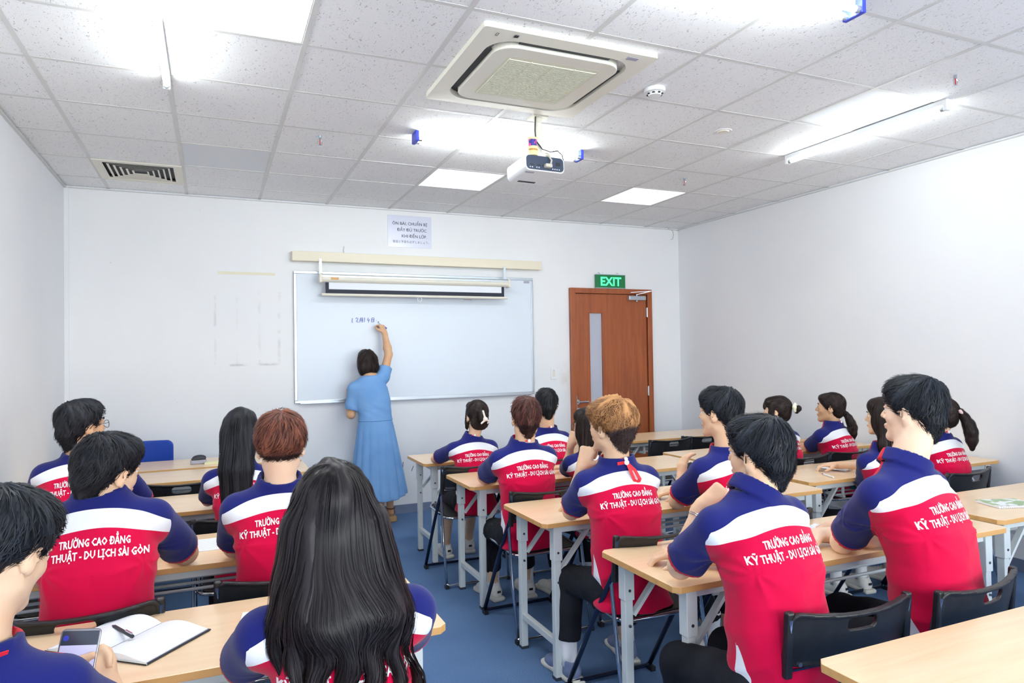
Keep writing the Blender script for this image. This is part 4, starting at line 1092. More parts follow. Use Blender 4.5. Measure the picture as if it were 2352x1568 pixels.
    if kind.startswith('long'): lk = nz(np.stack([V[:, 0] * 48, V[:, 1] * 30, V[:, 2] * 5], 1), 1.3, seed) + .6 * nz(np.stack([V[:, 0] * 105, V[:, 1] * 70, V[:, 2] * 7], 1), 1., seed + 3)
    else: lk = nz(np.stack([np.cos(az) * lockf, np.sin(az) * lockf, th * 3.2], 1), 1., seed) + .55 * nz(np.stack([np.cos(az) * lockf * 3, np.sin(az) * lockf * 3, th * 7], 1), 1., seed + 3)
    V2 = V + Nn * (lk * amp)[:, None]
    tone = np.clip(lk * .9, -1, 1); un = under(V) if under else np.zeros(len(V))
    W = grow(prims, V, Nn, n, steps, step, flow, lift, wid, seed=seed, wob=wob, free=free, wmask=wmask, jitter=.05 if kind.startswith('long') else jit0)
    RV, RF, RT, _p = W
    ru = under(RV) if under else np.zeros(len(RV))
    A = np.concatenate([V2, RV])
    if kind == 'long_wavy':
        w_ = np.clip((-.08 - A[:, 2]) * 4, 0, 1); A[:, 0] += w_ * .011 * np.sin(A[:, 2] * 42 + A[:, 0] * 26); A[:, 1] += w_ * .007 * np.sin(A[:, 2] * 36 + A[:, 0] * 40 + 1)
    FF = np.concatenate([F, RF + len(V2)])
    A = (A * s) @ R.T + A3(H)
    return np_mesh('hair', A, FF, matname, parent, origin, dict(tone=np.concatenate([tone, RT]), under=np.concatenate([un, ru])))

def person(label, N, H, by=0., hy=0., hp=0., ht=0., s=1.0, lean=.06, hair='short', hmat='hair_black', skin='skin_fair', fem=False, arms=None, near=False, seed=1,
           hip=None, feet=None, shoe='white', trousers='long', shirt=True, text=True, sw=None, group=None, twist=0., legs=True, headscale=1.0, face=True, footyaw=None, tagrib=False, hem=None, tucked=False, sho=None):
    by, hy, hp, ht = map(math.radians, (by, hy, hp, ht))
    N = A3(N) + A3((0, .045, 0)); H = A3(H); Rb = rotm(by); Rh = rotm(hy, hp, ht); X, Fw = Rb[:, 0], Rb[:, 1]
    Pz = .53; P = A3((N[0], N[1], 0)) - Fw * lean + A3((0, 0, Pz)) if hip is None else A3(hip); O = (float(P[0]), float(P[1]), 0.)
    root = empty('person', O); tag(root, label, 'person', group)
    sw = sw or (.150 * s); hs = (s * .55 + .45) * headscale * (.97 if fem else .985)
    SH = {-1: N - X * sw + A3((0, 0, -.098 * s)) + Fw * .008, 1: N + X * sw + A3((0, 0, -.098 * s)) + Fw * .008}
    for sd, o_ in (sho or {}).items(): SH[sd] = SH[sd] + A3(o_)
    # arms: default = forearms resting on the desk in front
    A = {}
    for sd in (-1, 1):
        a = (arms or {}).get(sd)
        if a is None:
            Eb = SH[sd] + X * sd * .035 + Fw * .185; Eb[2] = .80; Wr = Eb - X * sd * .15 + Fw * .17; Wr[2] = .79
            a = (Eb, Wr, Fw * .6 - X * sd * .8, (0, 0, 1), 'relaxed')
        A[sd] = a
    hb, hf = (.0062, .0060) if near else (.0085, .0085)
    pr, L = head_prims(H, Rh, hs, fem); nb = N + A3((0, 0, -.03)); nt = L(0, -.022, -.055)
    nr = (.045 if fem else .053) * s
    pr.append(capsule(nb, nt, nr * 1.08, nr * .98, .03)); pr.append(capsule(N - X * .07 * s - A3((0, 0, .085)), N + X * .07 * s - A3((0, 0, .085)), .040 * s, .040 * s, .045))
    tz = [P[2] - .10, P[2] + .10, (P[2] + N[2]) / 2, N[2] - .16, N[2] - .03]
    def cen(z):
        t = (z - P[2]) / (N[2] - P[2]); c = P + (N - P) * t; b = -.018 * math.sin(PI * min(max(t, 0), 1)); c = c + Fw * b; q = c - A3(O); return float(q @ X), float(q @ Fw)
    C = [cen(z) for z in tz]
    w0 = s * (.9 if fem else 1)
    pr.append(loft(tz, [c[0] for c in C], [c[1] for c in C], [.12 * w0, .12 * w0, .12 * w0, .125 * w0, .05 * w0], [.085 * s, .085 * s, .09 * s, .09 * s, .05 * s], by, O[:2], .05))
    for sd in (-1, 1):
        E_, W_ = A3(A[sd][0]), A3(A[sd][1]); ar = s * (.84 if fem else 1)
        pr.append(capsule(SH[sd], E_, .048 * ar, .037 * ar, .04)); m_ = lerp(E_, W_, .3)
        pr.append(capsule(E_, m_, .037 * ar, .040 * ar, .02)); pr.append(capsule(m_, W_, .040 * ar, .0265 * ar, .02))
        hand(pr, W_, A[sd][2], A[sd][3], sd, A[sd][4], s * (.92 if fem else 1.0))
    # legs
    K, AN = {}, {}
    for sd in (-1, 1):
        hpj = P + X * sd * .085 * s + Fw * .01
        K[sd] = P + X * sd * .125 * s + Fw * .43 * s + A3((0, 0, -.055)); AN[sd] = A3((*(P + X * sd * .12 * s + Fw * .36 * s)[:2], .10))
        if feet and feet.get(sd) is not None:
            q = A3((*feet[sd], .10)); AN[sd] = q; K[sd][2] = .468; K[sd][:2] = P[:2] * .12 + K[sd][:2] * .55 + q[:2] * .33
        if legs:
            pr.append(capsule(hpj, K[sd], .055 * s, (.040 if trousers == 'long' else .05) * s, .04)); mm = lerp(K[sd], AN[sd], .3)
            kr = (.038 if trousers == 'long' else .048) * s; pr.append(capsule(K[sd], mm, kr, kr, .03)); pr.append(capsule(mm, AN[sd], kr, .032 * s, .03)); pr.append(capsule(AN[sd], AN[sd] + Fw * .05 - A3((0, 0, .045)), .032 * s, .026 * s, .02))
    V, F = solid(pr, hb); body = np_mesh('body', V, F, skin, root, O)
    # ---- polo shirt
    if shirt:
        hz = P[2] - (.075 if hem is None else hem); zs = [hz, P[2] + .02, (P[2] + N[2]) / 2 - .02, N[2] - .21 * s, N[2] - .105 * s, N[2] - .045 * s, N[2] - .012 * s]
        C = [cen(z) for z in zs]; wf = s * (.93 if fem else 1.0)
        aa = [.170 * wf, .154 * wf, .150 * wf, .160 * wf, .150 * wf, .104 * wf, .066 * wf]; bb = [.138 * s, .128 * s, .112 * s, .118 * s, .098 * s, .070 * s, .062 * s]
        if tucked: aa[0], bb[0] = .155 * wf, .115 * s
        tor = [loft(zs, [c[0] for c in C], [c[1] for c in C], aa, bb, by, O[:2], 0, n=2.3), capsule(N - X * .045 * s - A3((0, 0, .055)), SH[-1] + X * .02, .046 * s, .054 * s, .05), capsule(N + X * .045 * s - A3((0, 0, .055)), SH[1] - X * .02, .046 * s, .054 * s, .05)]
        arm_p = []; SE = {}
        for sd in (-1, 1):
            E_ = A3(A[sd][0]); te = .78; SE[sd] = lerp(SH[sd], E_, te)
            arm_p.append(capsule(SH[sd], SE[sd], .053 * s, .064 * s * (.90 if fem else 1.0), .04, cut=(-.6, 1.0)))
            arm_p.append(capsule(lerp(SH[sd], E_, .66), lerp(SH[sd], E_, .95), .046 * s * (.88 if fem else 1.0), .049 * s * (.88 if fem else 1.0), 0.0, 's'))
        rn = nr * 1.10 + .004; ax = unit(nt - nb)
        cb = N + A3((0, 0, -.020)); Lc = .040
        def colf(X_, Y_, Z_):
            t = (X_ - cb[0]) * ax[0] + (Y_ - cb[1]) * ax[1] + (Z_ - cb[2]) * ax[2]
            rx, ry, rz = X_ - cb[0] - ax[0] * t, Y_ - cb[1] - ax[1] * t, Z_ - cb[2] - ax[2] * t
            r_ = np.sqrt(rx ** 2 + ry ** 2 + rz ** 2); th_ = rn + .016 - t * .20
            return np.maximum(np.abs(r_ - th_) - .0066, np.maximum(-t - .012, t - Lc))
        col = custom(colf, cb - .12, cb + .12, .012)
        prims = tor + arm_p + [col]
        V, F = solid(prims, .0072 if near else .0098); Nn = vnormals(V, F)
        dt = evalp(tor, V); da = np.minimum(evalp([arm_p[0]], V), evalp([arm_p[2]], V))
        rel = V - N; u = rel @ X; fwd = rel @ Fw - (rel[:, 2] * 0); zr = rel[:, 2]
        cyl = np.array([np.interp(V[:, 2], zs, [c[i] for c in C]) for i in (0, 1)]); fo = (V - A3(O)) @ Fw - cyl[1]; uo = (V - A3(O)) @ X - cyl[0]
        seam = (dt - da) - .010
        seam = np.where((np.abs(uo) > .09 * s) | (fo > .135), seam, -.05)
        arc_ = 1.7 * u * u / s; up, lo_ = -.036 * s, -.088 * s
        f_navy = np.maximum(zr - (up - arc_), seam); f_white = zr - (lo_ - arc_ * .9)
        f_white = np.where(fo > .045, -.01, f_white)
        f_red = np.full(len(V), -1.)
        for sd in (-1, 1):
            ab = SE[sd] - SH[sd]; t = ((V - SH[sd]) @ ab) / (ab @ ab) * np.linalg.norm(ab); near_arm = np.where((uo * sd > .09) | ((fo > .135) & (uo * sd > 0)), seam + .004, -.05)
            f_red = np.maximum(f_red, np.minimum(near_arm, t - (np.linalg.norm(ab) - .016)))
        fr = np.minimum(.013 - np.abs(fo - .046 - .1 * (zr + .08)), np.minimum(zr + .15, .15 - np.abs(uo))); fr = np.where(seam > -.004, -.01, fr); f_red = np.maximum(f_red, fr)
        hz0 = P[2] - .02; zz = V[:, 2] - hz0; wdt = np.clip(.030 - np.abs(zz - .075) * .33, -1, .05); f_side = np.minimum(wdt - np.abs(fo + .012 - zz * .15), np.abs(uo) - .095 * s)
        f_side = np.where(seam > -.01, -.01, f_side); f_tip = np.minimum(f_side, .028 - zz)
        # cloth folds: shallow, deeper at the waist and below the arms
        fold = nz(np.stack([u * 26, fo * 26, zr * 7], 1), 1.0, seed) * .0032 + nz(np.stack([u * 9, fo * 9, zr * 22], 1), 1., seed + 9) * .003 * np.clip((-.25 - zr) * 6, 0, 1)
        fold = fold + nz(np.stack([u * 15 * np.sign(u) - zr * 17, fo * 8, zr * 6 + u * 3], 1), 1., seed + 4) * .0062 * np.clip((-.17 - zr) * 5, 0, 1)
        ra, rz_ = np.abs(uo) - .13 * s, zr + .20 * s; dist = np.sqrt(ra ** 2 + rz_ ** 2) + .01; ph_ = np.arctan2(rz_, -ra)
        fold = fold + (1 - np.abs(np.sin(ph_ * 3.6 + seed + np.sign(uo)))) * .010 * np.exp(-dist / .10) * np.clip(dist * 25, 0, 1)
        fold = fold + (.5 - np.abs(np.sin((zr * 30 + np.abs(uo) * 14 + .8 * nz(np.stack([u * 10, fo * 10, zr * 4], 1), 1., seed + 2))))) * .0065 * np.clip((-.30 - zr) * 7, 0, 1)
        fold = fold * np.clip((-.10 - zr) * 8, .3, 1)
        Vd = V + Nn * fold[:, None]
        sh = np_mesh('polo_shirt', Vd, F, 'polo_cloth', root, O, dict(f_navy=f_navy, f_white=f_white, f_red=f_red, f_side=f_side, f_tip=f_tip))
        if text:
            bv = BVHTree.FromPolygons([tuple(v) for v in Vd], [tuple(f) for f in F]); TV = []; TF = []
            for T2, FF in TEXT:
                n0 = len(TV)
                for x, z in T2:
                    q = N + X * x * s * 1.04 - Fw * .4; q[2] = N[2] - .133 * s + z * s - 1.0 * x * x * s * .7
                    hit = bv.ray_cast(Vector(q), Vector(Fw), 1.0)
                    p_ = hit[0] if hit[0] else Vector(q + Fw * .3); TV.append(tuple(p_ - Vector(Fw) * .0022))
                TF += [tuple(i + n0 for i in f) for f in FF]
            TV = np.array(TV) - np.array(O); lt = mesh_obj('lettering', TV, TF, 'lettering_white', sh)
        if tagrib:
            q = N - Fw * (rn + .012) + A3((0, 0, .012)); q = q - A3(O)
            Xl = Vector(X)
            b_ = MB().bar(Vector(q) - Xl * .022, Vector(q) + Xl * .012, .008, .003, tuple(Fw)); b_.build('collar_tag', 'lanyard_red', sh)
            MB().lathe(tuple(q - Fw * .002), [(0, -.003), (.009, -.003), (.009, .003), (0, .003)], 10, 'y').build('collar_button', 'lettering_white', sh)
    # ---- trousers
    if trousers:
        tp = [loft([P[2] - .10, P[2] - .02, P[2] + .06], [0, 0, 0], [.03, .01, .0], [.150 * w0, .152 * w0, .128 * w0], [.105 * s, .108 * s, .095 * s], by, O[:2], 0)]
        for sd in (-1, 1):
            hpj = P + X * sd * .088 * s + Fw * .03 - A3((0, 0, .01)); q = K[sd] + A3((0, 0, -.005))
            tp.append(capsule(hpj, q, .082 * s, .062 * s, .04))
            if trousers == 'long':
                e = AN[sd] + A3((0, 0, .085)); tp.append(capsule(q, e, .060 * s, .052 * s, .02, cut=(-.5, 1.0)))
            else:
                e = lerp(K[sd], AN[sd], .22); tp.append(capsule(q, e, .070 * s, .072 * s, .02, cut=(-.5, 1.0)))
        V, F = solid(tp, .0095 if near else .0115); Nn = vnormals(V, F)
        V = V + Nn * (nz(V, 34, seed) * .003)[:, None]
        np_mesh('trousers' if trousers == 'long' else 'knee_skirt', V, F, 'trouser_cloth', root, O)
    if legs and shoe:
        for sd in (-1, 1):
            MB().tube([tuple(AN[sd] - A3(O) + A3((0, 0, z))) for z in (-.03, .02, .08, .13)], [.040 * s, .037 * s, .038 * s, .042 * s], 14).build('sock', 'sock_white', root, smooth=True)
            place_shoe(shoe, root, AN[sd], by + (.12 * -sd) + ((footyaw or {}).get(sd, 0)), O)
    # ---- eyes, brows, lips
    if face:
        for sx in (-1, 1):
            c = L(sx * .031, .0765, .000) - A3(O)
            e = MB().lathe((0, 0, 0), [(.0, -.0115), (.007, -.009), (.0112, -.002), (.0112, .002), (.007, .009), (.0, .0115)], 10, 'y')
            e.cur = 1; e.lathe((0, 0, 0), [(0, .0100), (.0058, .0098), (.003, .0121), (0, .0123)], 10, 'y')
            o = e.build('eye', ['eye_white', 'iris'], root, smooth=True); o.matrix_local = Matrix.Translation(c) @ Matrix(Rh).to_4x4() @ Matrix.Scale(hs, 4)
            b = MB().tube([tuple(L(sx * x, y, z) - A3(O)) for x, y, z in ((.014, .094, .0215), (.030, .0935, .027), (.048, .080, .0225))], [.0022, .0028, .0012], 6); b.build('eyebrow', 'brow', root)
        MB().tube([tuple(L(x, y, z) - A3(O)) for x, y, z in ((-.020, .092, -.0655), (-.008, .098, -.064), (0, .0985, -.0655), (.008, .098, -.064), (.020, .092, -.0655))], [.001, .003, .0028, .003, .001], 6).build('lips', 'lip', root, smooth=True)
    if hair: build_hair(hair, hmat, H, Rh, hs, root, O, near, seed)
    return dict(root=root, O=O, N=N, H=H, Rh=Rh, Rb=Rb, L=L, hs=hs, P=P, A=A, X=X, Fw=Fw)

# ------------------------------------------------------------------ folding chairs, in place
chair0 = make_chair(); _first = [True]
def chair(x, y, label, rz=0.0, group='black folding chairs behind the desks'):
    o = chair0 if _first[0] else copy_tree(chair0); _first[0] = False
    o.location = (x, y, 0); o.rotation_euler = (0, 0, math.radians(rz)); return tag(o, label, 'chair', group)
chair(2.52, -.665, 'folding chair of the man with curly light brown hair')
chair(2.53, -1.60, 'folding chair of the man wearing a bracelet, nearest the camera', -4)
chair(3.03, -1.63, 'folding chair of the tallest man, its handle slot clearly visible', 6)
chair(2.50, .36, 'folding chair behind the man with dark red hair')
chair(2.43, 1.36, 'folding chair of the girl with the white hair clip')
chair(3.05, 1.36, 'folding chair of the dark-haired student beside the door end of the front desk')
chair(3.02, .38, 'folding chair of the long-haired student in glasses hidden behind curly hair')
chair(3.15, -.65, 'folding chair of the man holding his open hand up')
chair(4.40, 1.82, 'empty folding chair at the far desk, nearer the door', 3)
chair(4.83, 1.88, 'empty folding chair at the far desk, second from the door', -4)
chair(4.62, .56, 'folding chair of the woman with the pale scrunchie bun')
chair(5.13, .60, 'folding chair of the woman with the low ponytail')
chair(4.52, -.38, 'folding chair of the girl with loose long hair')
chair(4.99, -.34, 'folding chair behind the girl with the high ponytail', 5)
chair(4.97, -1.62, 'folding chair at the right edge with the dark-trousered sitter')
chair(.62, 1.60, 'empty folding chair tucked at the fourth desk on the left')
chair(.20, .46, 'folding chair of the man in glasses')
chair(.93, .46, 'folding chair of the girl with long straight black hair')
chair(.42, -.64, 'folding chair of the left man with black hair')
chair(1.03, -.55, 'folding chair of the man with short reddish hair')
chair(1.06, -1.65, 'folding chair of the woman with long wavy hair')
chair(.42, -1.73, 'folding chair of the man looking at a phone')
r = empty('office_chair', (0.275, 3.100, 0.000))
V, F = solid([custom(lambda X, Y, Z: np.maximum(np.sqrt(np.maximum(np.abs(X) - .17, 0) ** 2 + np.maximum(np.abs(Z - .73) - .10, 0) ** 2) - .05, np.abs(Y + .6 * X * X) - .022), (-.23, -.08, .5), (.23, .05, .9))], .008)
np_mesh('backrest', V, F, 'blue_chair', r)
MB().prism(rrect(.22, .21, .05), .43, .49).build('seat', 'blue_chair', r, bevel=.015).location = (0, -.24, 0)
MB().tube([(0, -.24, .07), (0, -.24, .43)], .025, 10).build('gas_column', 'chrome', r)
MB().bar((0, .02, .62), (0, -.10, .42), .05, .01, (0, 1, 0)).build('back_bar', 'black_plastic', r)
for k in range(5):
    a = k * 2 * PI / 5; MB().bar((0, -.24, .08), (.26 * math.cos(a), -.24 + .26 * math.sin(a), .055), .035, .025).build('base_arm', 'black_plastic', r)
    MB().tube([(.26 * math.cos(a) - .012, -.24 + .26 * math.sin(a), .026), (.26 * math.cos(a) + .012, -.24 + .26 * math.sin(a), .026)], .026, 12).build('caster', 'black_plastic', r)
tag(r, 'blue office chair behind the teacher desk by the front wall', 'chair')

# ------------------------------------------------------------------ the students
UP = (0, 0, 1)
phone_p = person('young man at the lower left corner looking down at his phone', (0.372, -1.700, 1.005), (0.413, -1.620, 1.173), by=-14, hy=-30, hp=20, ht=3, s=1.02, headscale=.95, lean=.14, hair='fade', hmat='hair_fade', skin='skin_fair', near=True, seed=21,
    arms={1: ((0.607, -1.500, 0.712), (0.580, -1.460, 0.778), (-.35, .25, .9), (.85, -.5, .2), 'grip'), -1: ((0.385, -1.450, 0.777), (0.463, -1.440, 0.803), (.55, .3, .5), (-.5, .5, .5), 'grip')})
glasses_p = person('man with black hair and thin glasses at the third desk on the left', (0.238, 0.420, 1.117), (0.234, 0.460, 1.242), hy=-50, hp=-2, s=1.0, hair='short', hmat='hair_black', skin='skin_medium', seed=1, arms={-1: ((-0.000, 0.660, 0.800), (-0.018, 0.820, 0.790), (.6, .5, 0), UP, 'relaxed'), 1: ((0.485, 0.640, 0.800), (0.452, 0.800, 0.790), (-.6, .5, 0), UP, 'relaxed')})
straight_p = person('young woman with long straight black hair down her back', (0.927, 0.420, 1.024), (0.925, 0.460, 1.182), hy=-14, s=.9, fem=True, hair='long_straight', hmat='hair_black', skin='skin_fair', seed=2,
    arms={-1: ((0.770, 0.700, 0.800), (0.840, 0.880, 0.790), (.6, .5, 0), UP, 'relaxed')})
black_p = person('young man with thick black hair on the left, right elbow on his desk', (0.453, -0.660, 1.105), (0.470, -0.610, 1.175), hy=-46, hp=8, ht=4, s=1.06, lean=.10, hair='fringe_long', hmat='hair_black', skin='skin_fair', near=True, seed=3,
    arms={1: ((0.699, -0.340, 0.800), (0.640, -0.140, 0.790), (-.5, .6, 0), UP, 'relaxed')})
redl_p = person('young man with short reddish hair faded at the nape', (1.025, -0.600, 1.088), (1.029, -0.570, 1.217), hy=-5, hp=0, s=1.02, lean=.05, hair='undercut', hmat='hair_red', skin='skin_light', near=True, seed=4,
    arms={-1: ((0.870, -0.330, 0.800), (0.938, -0.160, 0.790), (.5, .6, 0), UP, 'relaxed')})
wavy_p = person('woman with very long wavy dark hair over her back, nearest the camera', (1.064, -1.700, 1.029), (1.049, -1.660, 1.182), hy=-9, s=1.04, sw=.172, lean=.05, fem=True, hair='long_wavy', hmat='hair_wavy', skin='skin_fair', near=True, seed=5)
clip_p = person('girl with a white claw clip in her dark hair, bare calves, at the front desk', (2.482, 1.270, 0.967), (2.515, 1.310, 1.111), by=-4, hy=4, s=.93, fem=True, hair='clip', hmat='hair_brownblack', skin='skin_fair', seed=6, trousers='skirt', tagrib=True, feet={-1: (2.43, 1.80), 1: (2.64, 1.86)},
    arms={-1: ((2.282, 1.560, 0.790), (2.379, 1.740, 0.790), (.6, .5, 0), UP, 'relaxed')})
far_p = person('dark-haired student at the front desk, farthest of the middle column', (3.096, 1.320, 0.988), (3.094, 1.360, 1.164), hy=-14, s=.98, hair='short', hmat='hair_black', skin='skin_fair', seed=7, tagrib=True)
dr_p = person('young man with dark red hair at the second middle desk', (2.449, 0.320, 1.037), (2.465, 0.360, 1.174), hy=-12, s=1.04, lean=.05, hair='short', hmat='hair_darkred', skin='skin_fair', seed=8, tagrib=True, feet={-1: (2.42, .80), 1: (2.64, .76)},
    arms={-1: ((2.307, 0.640, 0.800), (2.453, 0.800, 0.790), (.7, .5, 0), UP, 'relaxed')})
hid_p = person('long-haired student in glasses, mostly hidden behind the curly haired man', (2.915, 0.340, 0.965), (2.904, 0.400, 1.094), hy=28, s=.94, fem=True, hair='long_front', hmat='hair_brownblack', skin='skin_fair', seed=9,
    arms={-1: ((2.876, 0.640, 0.800), (2.889, 0.600, 0.964), (.4, .1, .9), (-.6, -.6, .1), 'fist')})
orange_p = person('young man with curly light brown hair, chin on his hand', (2.467, -0.660, 1.062), (2.447, -0.600, 1.211), by=-3, hy=22, hp=-2, ht=-3, s=1.04, lean=.10, hair='fluffy', hmat='hair_blond', skin='skin_fair', near=True, seed=10, feet={-1: (2.34, -.36), 1: (2.70, -.30)}, shoe='blue', tagrib=True,
    arms={-1: ((2.344, -0.400, 0.800), (2.375, -0.460, 1.007), (.30, -.05, .9), (-.7, -.6, .1), 'fist')})
man2_p = person('young man in profile resting an elbow and raising his open hand', (3.095, -0.660, 1.072), (3.072, -0.600, 1.244), by=4, hy=22, hp=0, s=1.04, lean=.10, hair='fringe_long', hmat='hair_blueblack', skin='skin_fair', near=True, seed=11, feet={-1: (3.10, -.47), 1: (3.27, -.40)}, footyaw={-1: .75, 1: .5}, shoe='white',
    arms={-1: ((2.937, -0.420, 0.792), (3.027, -0.340, 0.863), (.15, .1, 1.0), (-.9, .1, .1), 'relaxed')})
front_p = person('young man with a thin bracelet, fist under his chin', (2.388, -1.600, 1.099), (2.431, -1.540, 1.208), by=2, hy=16, hp=0, ht=-2, s=1.06, lean=.11, hair='fringe_long', hmat='hair_blueblack', skin='skin_fair', near=True, seed=12, tucked=True, hem=-.005, feet={-1: (2.31, -1.27), 1: (2.56, -1.22)},
    arms={-1: ((2.263, -1.330, 0.807), (2.361, -1.330, 0.998), (.62, -.30, .55), (-.5, -.5, .7), 'fist')})
tall_p = person('tallest young man, black hair trimmed at the nape, arm stretched to his desk', (3.067, -1.620, 1.140), (3.140, -1.560, 1.315), by=8, hy=14, hp=-2, s=1.10, headscale=.95, lean=.12, hair='fade', hmat='hair_blueblack', skin='skin_light', near=True, seed=13,
    arms={-1: ((3.043, -1.320, 0.791), (3.339, -1.110, 0.778), (-.5, .8, -.1), (.1, 0, 1), 'relaxed')})
bun_p = person('woman with a pale scrunchie around her small bun', (4.595, 0.520, 0.979), (4.586, 0.570, 1.099), hy=34, s=.9, fem=True, hair='bun', hmat='hair_brownblack', skin='skin_fair', seed=14)
low_p = person('woman in full profile with a low ponytail, right column', (5.161, 0.540, 0.978), (5.156, 0.600, 1.096), by=10, hy=36, hp=-3, s=.98, fem=True, hair='low_tail', hmat='hair_brownblack', skin='skin_medium', seed=15, tagrib=True,
    arms={-1: ((5.077, 0.760, 0.766), (5.058, 0.860, 0.783), (-.5, .6, 0), UP, 'relaxed')})
longr_p = person('girl with loose long hair, hand on the open white booklet', (4.486, -0.420, 0.960), (4.488, -0.380, 1.137), hy=24, s=.92, fem=True, hair='long_front', hmat='hair_brownblack', skin='skin_fair', seed=16, shoe='white',
    arms={-1: ((4.526, -0.200, 0.674), (4.628, -0.030, 0.735), (-.3, .9, -.1), UP, 'relaxed')})
pony_p = person('girl with a high brown ponytail and pale hair tie', (5.012, -0.400, 1.004), (5.026, -0.360, 1.116), hy=16, s=.95, fem=True, hair='high_tail', hmat='hair_brownblack', skin='skin_fair', seed=17, tagrib=True)
edge_p = person('sitter at the right edge of the picture, only dark trousers in view', (4.95, -1.66, 1.07), (4.95, -1.60, 1.21), s=1.0, hair='short', hmat='hair_black', skin='skin_fair', seed=18, feet={-1: (4.70, -1.36), 1: (5.1, -1.3)})

# ------------------------------------------------------------------ things people wear
def glasses(p, s=1.0):
    L, O, hs = p['L'], A3(p['O']), p['hs']; g = MB()
    def q(x, y, z): return tuple(L(x, y, z) - O)
    for sx in (-1, 1):
        g.tube([q(sx * (.034 + .022 * math.cos(a)), .106 - .006 * abs(math.cos(a)), -.002 + .018 * math.sin(a)) for a in np.linspace(0, 2 * PI, 15)[:-1]], .0014, 5, closed=True)
        g.tube([q(sx * .056, .101, .006), q(sx * .078, .07, .006), q(sx * .088, .0, .004), q(sx * .086, -.012, -.01)], .0014, 5)
    g.tube([q(-.012, .107, .003), q(0, .111, .006), q(.012, .107, .003)], .0014, 5)
    g.build('glasses', 'glasses_frame', p['root'])
glasses(glasses_p); glasses(hid_p)
def claw_clip(p):
    L, O = p['L'], A3(p['O'])
    V, F = solid([capsule((-.012, 0, .045), (.004, -.006, -.02), .0075, .008, 0), capsule((.004, -.006, -.02), (-.026, 0, -.045), .008, .007, .006), capsule((.004, -.006, -.02), (.034, .0, -.03), .008, .006, .006), capsule((.034, 0, -.03), (.026, .004, -.048), .006, .005, .004), ellip((.004, -.006, -.014), (.020, .009, .014), None, .008)], .003)
    V = np.array([L(*(v + A3((0, -.142, .0)))) for v in V]); np_mesh('claw_clip', V, F, 'clip_white', p['root'], p['O'])
claw_clip(clip_p)
def ring(p, c, r, tr, m, name, tilt=0):
    L, O = p['L'], A3(p['O']); pts = []
    for k in range(24):
        a = 2 * PI * k / 24; w = r * (1 + .12 * math.sin(5 * a)); v = (w * math.cos(a), -w * math.sin(a) * math.sin(tilt), w * math.sin(a) * math.cos(tilt))
        pts.append(tuple(L(c[0] + v[0], c[1] + v[1], c[2] + v[2]) - O))
    MB().tube(pts, [tr * (1 + .2 * math.sin(7 * k)) for k in range(24)], 8, closed=True).build(name, m, p['root'], smooth=True)
ring(bun_p, (0, -.135, .028), .026, .013, 'scrunchie', 'scrunchie'); ring(pony_p, (0, -.128, .026), .018, .009, 'pink_tie', 'hair_tie', -.6); ring(low_p, (0, -.118, -.044), .015, .005, 'hair_band_black' if 'hair_band_black' in M else 'belt', 'hair_tie', .5)
# bracelet of thin silver cord
E_, W_ = A3(front_p['A'][-1][0]), A3(front_p['A'][-1][1]); ax = unit(W_ - E_); c = W_ - ax * .035; a1 = unit(np.cross(ax, (0, 0, 1))); a2 = np.cross(ax, a1)
b = MB()
for d in (0, .006): b.tube([tuple(c + ax * d + (a1 * math.cos(t) + a2 * math.sin(t)) * .034 - A3(front_p['O'])) for t in np.linspace(0, 2 * PI, 25)[:-1]], .0014, 5, closed=True)
b.build('bracelet', 'silver', front_p['root'])
# side tab with the lettering on his shoe
for o in [c for c in man2_p['root'].children if c.name.startswith('shoe')][:1]:
    MB().box((-.0395, -.062, .050), (-.0375, -.020, .078)).build('side_tab', 'shoe_black', o)
    for tx, zz in (('NIKE', .066), ('AIR', .054)):
        V, F = text_mesh(tx, .013, .0004, res=1); mid = V[:, 0].max() / 2
        mesh_obj('lettering', [(-.0398, -.041 - (x - mid), zz + y) for x, y, _ in V], F, 'lettering_white', o)
# belt of the man with the bracelet
P_ = front_p['P'] - A3(front_p['O'])
MB().tube([(P_[0] + .158 * math.cos(t), P_[1] + .120 * math.sin(t) + .004, P_[2] + .002) for t in np.linspace(0, 2 * PI, 41)[:-1]], .016, 6, closed=True).build('belt', 'belt', front_p['root'], smooth=True)
# red lanyard loop on the curly haired man's collar, and a lanyard on the phone man
def lanyard(p, pts, w=.018):
    O = A3(p['O']); N, X, Fw = p['N'], p['X'], p['Fw']; b = MB()
    Q = [Vector(N + X * u - Fw * v + A3((0, 0, z)) - O) for u, v, z in pts]
    for i in range(len(Q) - 1): b.bar(Q[i] , Q[i + 1] + (Q[i + 1] - Q[i]).normalized() * .003, w, .0025, tuple(Fw + A3((0, 0, .2))))
    b.build('lanyard', 'lanyard_red', p['root'])
    d = MB().lathe(tuple(Q[1] - Vector(Fw) * .004), [(0, -.003), (.011, -.003), (.011, .003), (0, .003)], 14, 'y'); d.build('lanyard_badge', 'lettering_white', p['root'])
lanyard(orange_p, [(-.045, .083, -.005), (-.005, .090, .0), (.03, .102, -.035), (.050, .112, -.075), (.040, .113, -.088), (.022, .112, -.078), (.012, .104, -.045), (.0, .092, -.005)], .014)
lanyard(phone_p, [(-.06, .078, -.002), (.01, .094, -.004), (.04, .084, -.004), (.062, .062, -.004), (.078, .036, -.006)], .012)
